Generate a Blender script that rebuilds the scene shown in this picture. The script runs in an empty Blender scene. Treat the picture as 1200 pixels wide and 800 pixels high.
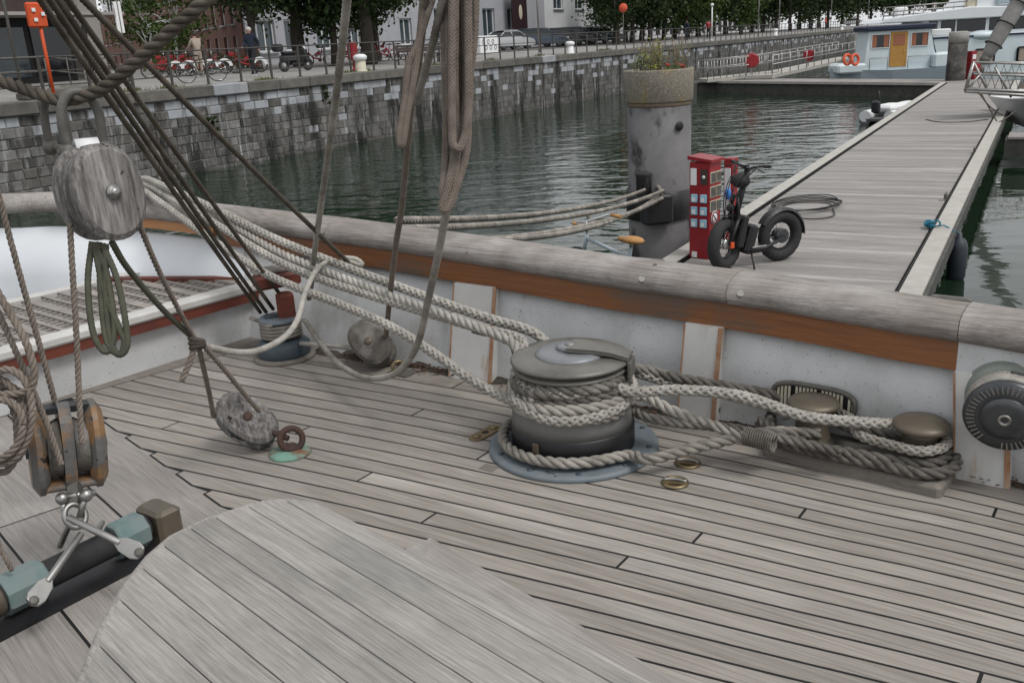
import bpy, bmesh, math, random
from mathutils import Vector, Matrix
random.seed(7)
C = bpy.context.scene.collection
sc = bpy.context.scene
V = Vector
pi = math.pi
# ------------------------------------------------------------------ camera
F = 1090.0; CAM_Z = 1.45
dn = V((.057, 1, 350 / F)).normalized()
upv = -dn
fw = V((0, 0, 1)); fw = (fw - upv * fw.dot(upv)).normalized()
rt = dn.cross(fw).normalized()
if rt.x < 0: rt = -rt
MR = Matrix((rt, fw, upv))                       # photo axes -> world axes
cam = bpy.data.cameras.new('camera'); camo = bpy.data.objects.new('camera', cam); C.objects.link(camo)
cx, cy, cz = MR @ V((1, 0, 0)), MR @ V((0, -1, 0)), MR @ V((0, 0, -1))
camo.matrix_world = Matrix(((cx.x, cy.x, cz.x, 0), (cx.y, cy.y, cz.y, 0), (cx.z, cy.z, cz.z, CAM_Z), (0, 0, 0, 1)))
cam.sensor_width = 36; cam.lens = F / 1200 * 36; cam.clip_start = .02; cam.clip_end = 3000
cam.dof.use_dof = False
sc.camera = camo
# ------------------------------------------------------------------ overcast daylight
w = bpy.data.worlds.new('World'); sc.world = w; w.use_nodes = True
nt = w.node_tree; bg = nt.nodes['Background']
sky = nt.nodes.new('ShaderNodeTexSky'); sky.sky_type = 'NISHITA'; sky.sun_disc = False
sky.sun_elevation = math.radians(56); sky.sun_rotation = math.radians(128); sky.dust_density = 2; sky.air_density = 1.0
hs = nt.nodes.new('ShaderNodeHueSaturation'); hs.inputs['Saturation'].default_value = .22
cl = nt.nodes.new('ShaderNodeMix'); cl.data_type = 'RGBA'; cl.inputs[0].default_value = .65; cl.inputs[7].default_value = (8.6, 8.75, 8.95, 1)   # closed cloud cover
nt.links.new(sky.outputs[0], hs.inputs['Color']); nt.links.new(hs.outputs[0], cl.inputs[6]); nt.links.new(cl.outputs[2], bg.inputs['Color'])
bg.inputs['Strength'].default_value = .10
sl = bpy.data.lights.new('sun', 'SUN'); sl.energy = 1.4; sl.angle = math.radians(18); sl.color = (1, .97, .93)
so = bpy.data.objects.new('sun', sl); C.objects.link(so)
sd = V((math.sin(math.radians(128)) * math.cos(math.radians(56)), math.cos(math.radians(128)) * math.cos(math.radians(56)), math.sin(math.radians(56))))
so.rotation_euler = sd.to_track_quat('Z', 'Y').to_euler()
sc.view_settings.view_transform = 'Standard'; sc.view_settings.look = 'None'
sc.view_settings.exposure = 0.29; sc.view_settings.gamma = 1.0; sc.view_settings.use_curve_mapping = False

# ------------------------------------------------------------------ measuring helpers (points on known planes of the place)
def ray(x, y): return MR @ V((x - 600, y - 400, F))
def PZ(x, y, z):
    r = ray(x, y); return V((0, 0, CAM_Z)) + r * ((z - CAM_Z) / r.z)
def PY(x, y, Y):
    r = ray(x, y); return V((0, 0, CAM_Z)) + r * (Y / r.y)
def PD(x, y, d): return V((0, 0, CAM_Z)) + ray(x, y) * (d / F)
WATER, PONT, QUAY = -1.85, -1.2, .68
QD = V((.496, .868, 0)).normalized(); QN = V((-QD.y, QD.x, 0)); Q0 = V((-8.1, 31.3, 0))
def gz(wd): return QUAY + (0 if wd < 0 else min(wd, 18) / 18 * .32)
def QP(t, wd, z=None):
    p = Q0 + QD * t + QN * wd; p.z = gz(wd) if z is None else z; return p
def on_quay(px, wd):
    """point on the quay ground, wd metres behind the wall edge, in the direction of photo column px"""
    r = ray(px, 60); k = r.x / r.y; a = Q0 + QN * wd
    t = (k * a.y - a.x) / (QD.x - k * QD.y); return QP(t, wd)
QA = math.atan2(QD.y, QD.x)

# ------------------------------------------------------------------ materials
MT = {}
def mat(name, c1, c2=None, scale=6, rough=.6, metal=0, bump=0, stretch=(1, 1, 1), rot=0, speck=None, rand=0, spec=.4,
        detail=6, c3=None, s3=1.5, t3=(.5, .7), coat=0, emis=None, st3=(1, 1, 1), bscale=None, wstain=None, grain=None):
    """noise-mixed principled material. speck=(colour, scale, threshold); c3 = stain colour in larger patches; rand = value change per object"""
    m = bpy.data.materials.new(name); m.use_nodes = True; n = m.node_tree.nodes; l = m.node_tree.links
    b = n['Principled BSDF']; b.inputs['Roughness'].default_value = rough; b.inputs['Metallic'].default_value = metal
    b.inputs['Specular IOR Level'].default_value = spec; b.inputs['Coat Weight'].default_value = coat
    tc = n.new('ShaderNodeTexCoord'); r0 = n.new('ShaderNodeMapping'); r0.inputs['Rotation'].default_value = (0, 0, -rot)
    l.new(tc.outputs['Object'], r0.inputs[0])
    oi = n.new('ShaderNodeObjectInfo')
    def noise(s, st, d=6, off=True):
        mp = n.new('ShaderNodeMapping'); mp.inputs['Scale'].default_value = [s * q for q in st]
        l.new(r0.outputs[0], mp.inputs[0])
        if off:
            mu = n.new('ShaderNodeMath'); mu.operation = 'MULTIPLY'; mu.inputs[1].default_value = 37
            l.new(oi.outputs['Random'], mu.inputs[0]); l.new(mu.outputs[0], mp.inputs['Location'])
        t = n.new('ShaderNodeTexNoise'); t.inputs['Scale'].default_value = 1; t.inputs['Detail'].default_value = d
        t.inputs['Roughness'].default_value = .62
        l.new(mp.outputs[0], t.inputs['Vector']); return t.outputs['Fac']
    def ramp(src, a, bb):
        r = n.new('ShaderNodeMapRange'); r.inputs['From Min'].default_value = a; r.inputs['From Max'].default_value = bb
        l.new(src, r.inputs['Value']); return r.outputs[0]
    def mix(f, a, bb):
        x = n.new('ShaderNodeMix'); x.data_type = 'RGBA'; l.new(f, x.inputs[0])
        for s, i in ((a, 6), (bb, 7)):
            if isinstance(s, tuple): x.inputs[i].default_value = s + (1,)
            else: l.new(s, x.inputs[i])
        return x.outputs[2]
    col = None
    if c2 is not None:
        f = noise(scale, stretch, detail); col = mix(ramp(f, .3, .7), tuple(c1), tuple(c2))
    if c3 is not None:
        col = mix(ramp(noise(s3, st3, 5), *t3), col if col else tuple(c1), tuple(c3))
    if speck:
        for sp in (speck if isinstance(speck, list) else [speck]):
            col = mix(ramp(noise(sp[1], (1, 1, 1), 3), sp[2], sp[2] + .03), col if col else tuple(c1), tuple(sp[0]))
    if grain:      # fine fibres: (amount, scale across, scale along)
        sx = [grain[1]] * 3; sx[grain[3] if len(grain) > 3 else 0] = grain[2]
        g1 = noise(1, sx, 3); rr = n.new('ShaderNodeMapRange'); rr.inputs['From Min'].default_value = .3; rr.inputs['From Max'].default_value = .7
        rr.inputs['To Min'].default_value = 1 - grain[0]; rr.inputs['To Max'].default_value = 1 + grain[0] * .8; l.new(g1, rr.inputs['Value'])
        h = n.new('ShaderNodeHueSaturation'); l.new(rr.outputs[0], h.inputs['Value']); l.new(col, h.inputs['Color']); col = h.outputs[0]
    if wstain:
        gp = n.new('ShaderNodeNewGeometry'); mp = n.new('ShaderNodeMapping'); mp.inputs['Scale'].default_value = (1.1, 1.1, .2); l.new(gp.outputs['Position'], mp.inputs[0])
        t = n.new('ShaderNodeTexNoise'); t.inputs['Scale'].default_value = 1; t.inputs['Detail'].default_value = 7; t.inputs['Roughness'].default_value = .68; l.new(mp.outputs[0], t.inputs['Vector'])
        col = mix(ramp(t.outputs['Fac'], wstain[1], wstain[1] + .09), col, tuple(wstain[0]))
        mp2 = n.new('ShaderNodeMapping'); mp2.inputs['Scale'].default_value = (4.5, 4.5, .5); mp2.inputs['Location'].default_value = (7, 3, 1); l.new(gp.outputs['Position'], mp2.inputs[0])
        t2 = n.new('ShaderNodeTexNoise'); t2.inputs['Scale'].default_value = 1; t2.inputs['Detail'].default_value = 4; l.new(mp2.outputs[0], t2.inputs['Vector'])
        col = mix(ramp(t2.outputs['Fac'], .60, .72), col, (.36, .36, .355))
    if rand:
        h = n.new('ShaderNodeHueSaturation')
        rr = n.new('ShaderNodeMapRange'); rr.inputs['To Min'].default_value = 1 - rand; rr.inputs['To Max'].default_value = 1 + rand
        l.new(oi.outputs['Random'], rr.inputs['Value']); l.new(rr.outputs[0], h.inputs['Value'])
        if col: l.new(col, h.inputs['Color'])
        else: h.inputs['Color'].default_value = tuple(c1) + (1,)
        col = h.outputs[0]
    if col: l.new(col, b.inputs['Base Color'])
    else: b.inputs['Base Color'].default_value = tuple(c1) + (1,)
    if bump:
        bp = n.new('ShaderNodeBump'); bp.inputs['Strength'].default_value = bump; bp.inputs['Distance'].default_value = .01
        l.new(noise(bscale or scale * 2, stretch, 8), bp.inputs['Height']); l.new(bp.outputs[0], b.inputs['Normal'])
    if emis:
        b.inputs['Emission Color'].default_value = tuple(emis[0]) + (1,); b.inputs['Emission Strength'].default_value = emis[1]
    MT[name] = m; return m

# ------------------------------------------------------------------ mesh building
OFF = {}
class MB:
    def __init__(s): s.v = []; s.f = []; s.sm = set()
    def add(s, vs, fs, smooth=False):
        k = len(s.v); s.v += [tuple(p) for p in vs]
        for f in fs:
            if smooth: s.sm.add(len(s.f))
            s.f.append(tuple(i + k for i in f))
        return s
    def box(s, c, size, rz=0, M=None, taper=None):
        c = V(c); hx, hy, hz = (q / 2 for q in size); vs = []
        R = Matrix.Rotation(rz, 3, 'Z') if M is None else M
        for dz in (-1, 1):
            k = taper if (taper and dz > 0) else 1
            for dx, dy in ((-1, -1), (1, -1), (1, 1), (-1, 1)):
                vs.append(c + R @ V((dx * hx * k, dy * hy * k, dz * hz)))
        return s.add(vs, [(3, 2, 1, 0), (4, 5, 6, 7), (0, 1, 5, 4), (1, 2, 6, 5), (2, 3, 7, 6), (3, 0, 4, 7)])
    def cbox(s, c, size, bev, rz=0, M=None):
        """box with chamfered vertical edges and top"""
        c = V(c); R = Matrix.Rotation(rz, 3, 'Z') if M is None else M
        hx, hy, hz = (q / 2 for q in size); b = bev; vs = []
        def ring(hx, hy, z, b):
            return [(hx - b, -hy, z), (hx, -hy + b, z), (hx, hy - b, z), (hx - b, hy, z), (-hx + b, hy, z), (-hx, hy - b, z), (-hx, -hy + b, z), (-hx + b, -hy, z)]
        for rg in (ring(hx - b, hy - b, -hz, b), ring(hx, hy, -hz + b, b), ring(hx, hy, hz - b, b), ring(hx - b, hy - b, hz, b)):
            vs += [c + R @ V(p) for p in rg]
        fs = [tuple(range(7, -1, -1)), tuple(range(24, 32))]
        for k in range(3):
            for i in range(8): j = (i + 1) % 8; fs.append((k * 8 + i, k * 8 + j, k * 8 + 8 + j, k * 8 + 8 + i))
        return s.add(vs, fs)
    def prism(s, pts, z0, z1, M=None, o=(0, 0, 0)):
        """polygon (x,y) extruded z0..z1, optional frame M and origin"""
        n = len(pts); o = V(o); vs = [V((p[0], p[1], z0)) for p in pts] + [V((p[0], p[1], z1)) for p in pts]
        if M is not None: vs = [M @ v for v in vs]
        vs = [v + o for v in vs]
        return s.add(vs, [tuple(range(n - 1, -1, -1)), tuple(range(n, 2 * n))] + [(i, (i + 1) % n, n + (i + 1) % n, n + i) for i in range(n)])
    def lathe(s, prof, o=(0, 0, 0), n=24, M=None, smooth=True, cap=True):
        """profile [(r,z)...] revolved about z of frame M at o"""
        o = V(o); vs = []; fs = []; m = len(prof)
        for r, z in prof:
            for i in range(n):
                a = 2 * pi * i / n; p = V((r * math.cos(a), r * math.sin(a), z))
                vs.append(o + (M @ p if M is not None else p))
        for k in range(m - 1):
            for i in range(n):
                j = (i + 1) % n; fs.append((k * n + i, k * n + j, (k + 1) * n + j, (k + 1) * n + i))
        s.add(vs, fs, smooth)
        if cap:
            b = len(s.v) - len(vs)
            s.f.append(tuple(b + i for i in range(n - 1, -1, -1))); s.f.append(tuple(b + (m - 1) * n + i for i in range(n)))
        return s
    def tube(s, pts, r, n=8, closed=False, caps=True, smooth=True, prof=None):
        pts = [V(p) for p in pts]; m = len(pts)
        rs = r if isinstance(r, (list, tuple)) else [r] * m
        T = []
        for i in range(m):
            a = pts[i - 1] if (i > 0 or closed) else pts[i]; b = pts[(i + 1) % m] if (i < m - 1 or closed) else pts[i]
            T.append((b - a).normalized() if (b - a).length > 1e-9 else V((0, 0, 1)))
        N = T[0].orthogonal().normalized(); vs = []; fs = []
        for i in range(m):
            N = (N - T[i] * N.dot(T[i])); N = N.normalized() if N.length > 1e-6 else T[i].orthogonal().normalized()
            B = T[i].cross(N)
            for k in range(n):
                a = 2 * pi * k / n; rr = rs[i] * (prof(i, a) if prof else 1)
                vs.append(pts[i] + (N * math.cos(a) + B * math.sin(a)) * rr)
        for i in range(m if closed else m - 1):
            for k in range(n):
                j = (k + 1) % n; i2 = (i + 1) % m; fs.append((i * n + k, i * n + j, i2 * n + j, i2 * n + k))
        s.add(vs, fs, smooth)
        if caps and not closed:
            b = len(s.v) - len(vs); s.f.append(tuple(b + k for k in range(n - 1, -1, -1))); s.f.append(tuple(b + (m - 1) * n + k for k in range(n)))
        return s
    def bar(s, a, b, w, h=None, up=(0, 0, 1)):
        """rectangular bar from a to b"""
        a, b = V(a), V(b); h = h or w; x = (b - a); L = x.length; x.normalize(); u = V(up)
        if abs(x.dot(u)) > .98: u = V((0, 1, 0))
        y = u.cross(x).normalized(); z = x.cross(y)
        M = Matrix((x, y, z)).transposed(); return s.box((a + b) / 2, (L, w, h), M=M)
    def ball(s, c, r, nu=12, nv=8, sc=(1, 1, 1), M=None):
        prof = [(max(1e-4, math.sin(pi * k / nv)) * r, -math.cos(pi * k / nv) * r) for k in range(nv + 1)]
        D = Matrix.Diagonal(V(sc)).to_3x3()
        return s.lathe(prof, c, nu, M=(M @ D if M is not None else D), cap=False)
    def build(s, name, m, parent=None, label=None, kind=None, bevel=0):
        o = V(OFF.get(parent.name if parent else None, (0, 0, 0)))
        use = sorted({i for f in s.f for i in f})
        if len(use) < len(s.v):
            mp = {q: i for i, q in enumerate(use)}; s.v = [s.v[q] for q in use]; s.f = [tuple(mp[i] for i in f) for f in s.f]
        me = bpy.data.meshes.new(name); me.from_pydata([tuple(V(p) - o) for p in s.v], [], s.f); me.update()
        if s.sm:
            fl = [i in s.sm for i in range(len(s.f))]; me.polygons.foreach_set('use_smooth', fl)
        ms = m if isinstance(m, list) else [m]
        for q in ms: me.materials.append(MT[q] if isinstance(q, str) else q)
        ob = bpy.data.objects.new(name, me); C.objects.link(ob)
        if parent: ob.parent = parent; OFF[ob.name] = o
        if label: ob['label'] = label
        if kind: ob['kind'] = kind
        if bevel:
            b = ob.modifiers.new('bevel', 'BEVEL'); b.width = bevel; b.segments = 2; b.limit_method = 'ANGLE'
        return ob
def thing(name, label, cat, loc=(0, 0, 0), rz=0, group=None, world=False):
    o = bpy.data.objects.new(name, None); C.objects.link(o); o.location = loc; o.rotation_euler = (0, 0, rz); o.empty_display_size = .1
    o['label'] = label; o['category'] = cat
    if group: o['group'] = group
    OFF[o.name] = V(loc) if world else V((0, 0, 0))
    return o
def tag(o, label, cat, group=None):
    o['label'] = label; o['category'] = cat
    if group: o['group'] = group
    return o
def copy_tree(root, loc, rz, label=None, scale=None):
    r = root.copy(); C.objects.link(r); r.location = loc; r.rotation_euler = (0, 0, rz)
    if label: r['label'] = label
    if scale: r.scale = scale
    for ch in root.children:
        c = ch.copy(); C.objects.link(c); c.parent = r
        for g in ch.children:
            d = g.copy(); C.objects.link(d); d.parent = c
    return r
def cr(pts, n=8, closed=False):
    """Catmull-Rom through points"""
    pts = [V(p) for p in pts]; m = len(pts); out = []
    for i in range(m if closed else m - 1):
        p0 = pts[(i - 1) % m] if (closed or i > 0) else pts[0] * 2 - pts[1]
        p1, p2 = pts[i], pts[(i + 1) % m]
        p3 = pts[(i + 2) % m] if (closed or i + 2 < m) else pts[-1] * 2 - pts[-2]
        for k in range(n):
            t = k / n
            out.append(.5 * ((2 * p1) + (p2 - p0) * t + (2 * p0 - 5 * p1 + 4 * p2 - p3) * t * t + (3 * p1 - p0 - 3 * p2 + p3) * t ** 3))
    if not closed: out.append(pts[-1])
    return out
def resample(pts, step):
    out = [pts[0].copy()]; acc = 0
    for a, b in zip(pts, pts[1:]):
        L = (b - a).length
        if L < 1e-9: continue
        d = step - acc
        while d <= L: out.append(a.lerp(b, d / L)); d += step
        acc = L - (d - step)
    if (out[-1] - pts[-1]).length > step * .3: out.append(pts[-1].copy())
    return out
def rope_mb(pts, r, kind='laid', mb=None, smooth=True):
    """rope with real strands: 'laid' = three twisted strands, 'plait' = herringbone plait, 'braid' = fine cover"""
    mb = mb or MB(); path = cr(pts, 10) if smooth else [V(p) for p in pts]
    m = len(path); L = [0]
    if kind in ('laid', 'plait'):
        pitch = r * (6.0 if kind == 'laid' else 7.0); path = resample(path, pitch / (13 if kind == 'laid' else 22)); m = len(path); T = []; N = None; strands = []
        for i in range(m):
            t = (path[min(m - 1, i + 1)] - path[max(0, i - 1)]); t = t.normalized() if t.length > 1e-9 else V((0, 0, 1))
            N = t.orthogonal().normalized() if N is None else (N - t * N.dot(t)).normalized()
            T.append((N.copy(), t.cross(N)))
        ds = pitch / (13 if kind == 'laid' else 22)
        def strand(ph, sg, rad, sr, n):
            pts_ = []
            for i in range(m):
                a = sg * 2 * pi * i * ds / pitch + ph; q = rad(2 * pi * i * ds / pitch); pts_.append(path[i] + (T[i][0] * math.cos(a) + T[i][1] * math.sin(a)) * q)
            mb.tube(pts_, sr, n=n)
        if kind == 'laid':
            for k in range(3): strand(k * 2 * pi / 3, 1, lambda w: r * .52, r * .52, 7)
        else:
            for k in range(4):
                strand(k * pi / 2, 1, lambda w: r * (.62 + .12 * math.cos(4 * w)), r * .36, 6); strand(k * pi / 2, -1, lambda w: r * (.62 - .12 * math.cos(4 * w)), r * .36, 6)
        return mb
    if kind == 'cover':          # tight fine braid over a core
        pitch = r * 7; path = resample(path, pitch / 20); m = len(path); N = None; T = []
        for i in range(m):
            t = (path[min(m - 1, i + 1)] - path[max(0, i - 1)]); t = t.normalized() if t.length > 1e-9 else V((0, 0, 1))
            N = t.orthogonal().normalized() if N is None else (N - t * N.dot(t)).normalized(); T.append((N.copy(), t.cross(N)))
        mb.tube(path, r * .86, n=10)
        for sg in (1, -1):
            for k in range(7):
                mb.tube([path[i] + (T[i][0] * math.cos(sg * 2 * pi * i / 20 + k * 2 * pi / 7) + T[i][1] * math.sin(sg * 2 * pi * i / 20 + k * 2 * pi / 7)) * r * (.83 + sg * .05 * math.cos(7 * 2 * pi * i / 20)) for i in range(m)], r * .2, n=5)
        return mb
    path = resample(path, r * .8)
    def prof(i, a): return 1 + .10 * math.cos(a * 6) * (1 if i % 2 else -1)
    return mb.tube(path, r, n=12, prof=prof)
def rope(pts, r, m, name, label, cat='rope', group=None, kind='laid', parent=None, smooth=True):
    o = rope_mb(pts, r, kind, smooth=smooth).build(name, m, parent)
    if not parent: tag(o, label, cat, group)
    return o
def sag(a, b, s, n=10):
    a, b = V(a), V(b); return [a.lerp(b, k / n) - V((0, 0, s * 4 * (k / n) * (1 - k / n))) for k in range(n + 1)]
# ------------------------------------------------------------------ palette
DK = math.atan2(-.58, .81)
mat('deck_teak', (.33, .305, .276), (.228, .203, .176), 7, .75, bump=.35, stretch=(.35, 14, 14), rot=DK, rand=.10, c3=(.40, .37, .34), s3=2.2, t3=(.5, .75), bscale=40, spec=.25, st3=(.35, 1.6, 1), grain=(.2, 190, 5))
mat('deck_teak_king', (.33, .305, .285), (.23, .21, .19), 9, .75, bump=.35, stretch=(.35, 14, 14), rot=math.atan2(-.75, .66), rand=.1, c3=(.39, .37, .345), s3=2, t3=(.5, .75), bscale=40, spec=.25, grain=(.2, 170, 5), speck=((.10, .085, .07), 7, .74))
mat('margin_teak', (.26, .235, .21), (.16, .145, .125), 9, .8, bump=.3, stretch=(.35, 12, 12), rot=DK, rand=.12, c3=(.12, .105, .085), s3=3, t3=(.55, .75), spec=.2)
mat('caulk', (.006, .0055, .0055), rough=.7)
mat('hatch_teak', (.40, .375, .35), (.27, .25, .23), 9, .7, bump=.5, stretch=(.4, 14, 14), rot=math.atan2(-.72, .69), rand=.07, c3=(.225, .222, .205), s3=2.3, t3=(.46, .74), bscale=60, grain=(.24, 210, 9), spec=.3)
mat('rail_wood', (.315, .285, .262), (.18, .158, .142), 10, .8, bump=.6, stretch=(.3, 9, 9), rot=DK, c3=(.42, .395, .375), s3=2.5, t3=(.45, .7), speck=((.09, .08, .07), 7, .70), bscale=40, spec=.2, grain=(.26, 150, 4))
mat('varnish', (.255, .10, .032), (.16, .058, .02), 7, .4, bump=.2, stretch=(.4, 6, 12), rot=DK, c3=(.13, .085, .06), s3=3.4, t3=(.52, .66), st3=(.5, 1, 2), spec=.5)
mat('varnish_pale', (.48, .23, .08), (.36, .15, .045), 6, .4, stretch=(.4, 6, 12), rot=DK)
mat('white_paint', (.55, .56, .565), (.45, .455, .455), 5, .45, speck=[((.20, .195, .185), 95, .655), ((.03, .027, .024), 9, .745), ((.06, .055, .05), 44, .735)], c3=(.30, .295, .28), s3=3.0, t3=(.52, .75), spec=.5, st3=(1, 1, .6))
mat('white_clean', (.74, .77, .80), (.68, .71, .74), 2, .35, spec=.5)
mat('white_frame', (.60, .60, .59), (.47, .465, .45), 4, .5, speck=((.06, .05, .045), 12, .68), c3=(.36, .25, .15), s3=5, t3=(.58, .72), st3=(2, 2, .5))
mat('rust', (.26, .10, .035), (.40, .30, .22), 14, .9, bump=.3)
mat('rust_dark', (.085, .045, .033), (.05, .032, .028), 20, .8, bump=.4)
mat('red_paint', (.155, .038, .022), (.09, .03, .022), 8, .6)
mat('grating', (.30, .275, .25), (.20, .18, .165), 10, .8, bump=.3, stretch=(1, 1, 1), rand=.08)
mat('bench_white', (.56, .55, .53), (.42, .41, .39), 6, .6)
mat('rope_pale', (.42, .40, .365), (.25, .235, .21), 30, .95, bump=.5, spec=.1, c3=(.52, .495, .45), s3=4, t3=(.5, .7), bscale=160)
mat('rope_grey', (.165, .152, .135), (.075, .068, .06), 22, .95, bump=.5, spec=.1, c3=(.33, .31, .28), s3=5, t3=(.5, .72), bscale=160)
mat('rope_mid', (.30, .28, .25), (.17, .155, .135), 22, .95, bump=.5, spec=.1, c3=(.43, .405, .365), s3=5, t3=(.48, .7), bscale=160)
mat('rope_dark', (.115, .098, .08), (.07, .06, .05), 20, .95, bump=.4, spec=.1, c3=(.16, .14, .115), s3=6, bscale=200)
mat('rope_green', (.105, .105, .078), (.065, .068, .05), 20, .9, spec=.15)
mat('rope_tan', (.24, .205, .175), (.15, .125, .105), 24, .95, bump=.4, spec=.1, bscale=200)
mat('block_wood', (.26, .245, .235), (.06, .054, .05), 12, .85, bump=.8, stretch=(5, 5, .55), c3=(.37, .35, .335), s3=9, t3=(.48, .7), st3=(1.5, 1.5, .3), speck=((.03, .026, .022), 18, .67), bscale=30, grain=(.4, 110, 9, 2))
mat('block_dark', (.14, .125, .11), (.055, .05, .044), 14, .85, bump=.7, stretch=(1, 1, 1), c3=(.24, .225, .21), s3=8)
mat('block_varnish', (.30, .165, .07), (.10, .075, .055), 9, .5, bump=.4, c3=(.12, .115, .11), s3=13, t3=(.42, .55), speck=((.03, .025, .02), 24, .62))
mat('steel', (.42, .41, .395), (.28, .275, .265), 12, .45, metal=1)
mat('galv', (.17, .165, .15), (.09, .085, .075), 16, .6, metal=.4, bump=.3)
mat('bronze', (.30, .23, .13), (.20, .16, .10), 16, .45, metal=.8)
mat('bronze_dull', (.17, .14, .105), (.115, .10, .08), 12, .5, metal=.5)
mat('dome_grey', (.215, .222, .235), (.175, .182, .195), 9, .4, metal=.15)
mat('grey_cap', (.165, .16, .14), (.135, .13, .115), 8, .42, metal=.15, c3=(.10, .097, .087), s3=7)
mat('grey_drum', (.20, .20, .192), (.14, .141, .136), 9, .5, metal=.2, c3=(.16, .155, .145), s3=6, st3=(1, 1, .3))
mat('blue_grey', (.165, .19, .21), (.115, .14, .158), 12, .5, speck=((.05, .06, .06), 22, .66))
mat('blue_dark', (.055, .075, .09), (.04, .055, .065), 10, .45)
mat('black_metal', (.013, .013, .015), (.022, .022, .024), 10, .45)
mat('black_rubber', (.018, .018, .019), (.028, .028, .028), 30, .75)
mat('teal', (.145, .205, .20), (.17, .20, .20), 18, .7, c3=(.10, .17, .17), s3=12)
mat('verdigris', (.20, .38, .31), (.15, .26, .20), 14, .7, c3=(.19, .10, .06), s3=11, t3=(.5, .65))
mat('winch_metal', (.10, .105, .11), (.06, .064, .068), 14, .38, metal=.6)
mat('winch_green', (.22, .245, .22), (.16, .18, .16), 7, .4)
mat('leaf_litter', (.10, .05, .03), (.05, .03, .02), 30, .9)
mat('dirt', (.045, .037, .03), (.075, .062, .05), 40, .95, bump=.6)
# outside
mat('pontoon_wood', (.305, .288, .272), (.21, .196, .184), 6, .8, bump=.4, stretch=(8, .4, 8), rand=.14, c3=(.37, .345, .33), s3=1.2, st3=(1, .3, 1), bscale=16, spec=.25, grain=(.2, 70, 2, 1))
mat('pontoon_edge', (.44, .42, .385), (.34, .32, .29), 5, .7)
mat('pontoon_side', (.09, .088, .08), (.045, .045, .04), 5, .8)
mat('concrete_pile', (.175, .17, .173), (.105, .102, .105), 2.2, .75, c3=(.03, .029, .03), s3=1.7, t3=(.50, .58), bump=.2, st3=(1, 1, .6))
mat('pile_dark', (.075, .07, .065), (.035, .033, .03), 4, .85, c3=(.14, .13, .12), s3=2)
mat('aggregate', (.30, .27, .22), (.17, .15, .12), 34, .9, bump=.8, c3=(.30, .22, .07), s3=2.6, t3=(.56, .66), speck=((.44, .41, .36), 60, .6))
mat('concrete', (.34, .325, .30), (.25, .24, .22), 4, .85, bump=.2)
mat('red_box', (.27, .012, .018), (.22, .010, .015), 3, .4)
mat('white_plain', (.72, .73, .73), rough=.5)
mat('white_yacht', (.70, .73, .755), (.66, .69, .71), 1.5, .3)
mat('paleblue', (.60, .68, .71), (.54, .62, .65), 1.5, .35)
mat('hull_grey', (.36, .42, .46), rough=.5)
mat('navy', (.015, .022, .05), rough=.5)
mat('ochre', (.44, .235, .055), (.38, .195, .045), 5, .45)
mat('curtain', (.36, .15, .085), (.27, .10, .06), 6, .8, stretch=(8, 8, .3))
mat('dark_glass', (.012, .015, .018), rough=.08, spec=.6)
mat('window_glass', (.055, .075, .085), (.03, .042, .05), .8, .08, spec=.6)
mat('stone_pale', (.37, .385, .41), (.28, .292, .31), 3, .8, bump=.3, rand=.14, wstain=((.07, .07, .066), .56))
mat('stone_grey', (.20, .195, .188), (.11, .107, .102), 3.5, .9, bump=.5, rand=.2, c3=(.06, .058, .053), s3=1.7, t3=(.5, .6), st3=(1.4, 1.4, .45), wstain=((.026, .026, .023), .525))
mat('stone_dark', (.135, .13, .12), (.07, .067, .06), 3.5, .9, bump=.5, rand=.22, c3=(.20, .195, .185), s3=2.2, t3=(.58, .68), st3=(1.6, 1.6, .4), wstain=((.022, .022, .02), .50))
mat('coping', (.155, .145, .13), (.085, .08, .07), 3, .9, bump=.4, rand=.2)
mat('mortar', (.25, .245, .235), (.15, .145, .135), 6, .95)
mat('paving', (.30, .29, .275), (.21, .20, .19), 3, .9, bump=.2, c3=(.17, .165, .155), s3=.5)
mat('road', (.10, .098, .095), (.075, .074, .072), 5, .9)
mat('rail_steel', (.085, .08, .072), (.055, .052, .047), 8, .6, metal=.2)
mat('brick', (.17, .083, .062), (.12, .06, .047), 26, .9, bump=.2, stretch=(1, 1, 3))
mat('render_grey', (.36, .365, .39), (.31, .315, .34), 1.2, .85)
mat('render_white', (.58, .59, .60), (.52, .53, .54), .8, .8)
mat('render_beige', (.33, .31, .29), (.28, .265, .25), .8, .85)
mat('brown_panel', (.055, .037, .032), (.04, .028, .025), 3, .6)
mat('dark_void', (.012, .011, .012), rough=.6)
mat('sky_reflection_glass', (.16, .185, .24), (.10, .12, .16), .5, .08, spec=.7)  # blue of the mirrored sky is put into the pane colour
mat('frame_white', (.62, .63, .63), rough=.5)
mat('leaf', (.018, .034, .011), (.036, .06, .017), .9, .65, spec=.2)
mat('leaf_light', (.04, .068, .016), (.07, .11, .025), .9, .6, spec=.2)
mat('leaf_yellow', (.20, .21, .04), (.13, .16, .035), 2, .6, spec=.2)
mat('grass', (.085, .115, .03), (.13, .12, .05), 4, .9)
mat('bark', (.062, .052, .042), (.038, .032, .026), 6, .95, bump=.6, stretch=(3, 3, .5))
mat('dry_stem', (.20, .16, .11), (.13, .10, .07), 10, .9)
mat('flower_red', (.55, .03, .03), rough=.6)
mat('orange_paint', (.62, .085, .018), (.52, .07, .018), 6, .5)
mat('orange_ring', (.62, .10, .045), rough=.55)
mat('skin', (.42, .24, .18), rough=.6)
mat('hair_grey', (.45, .43, .41), rough=.8)
mat('hair_dark', (.03, .022, .018), rough=.7)
mat('navy_cloth', (.012, .018, .035), (.02, .026, .045), 8, .9)
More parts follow.
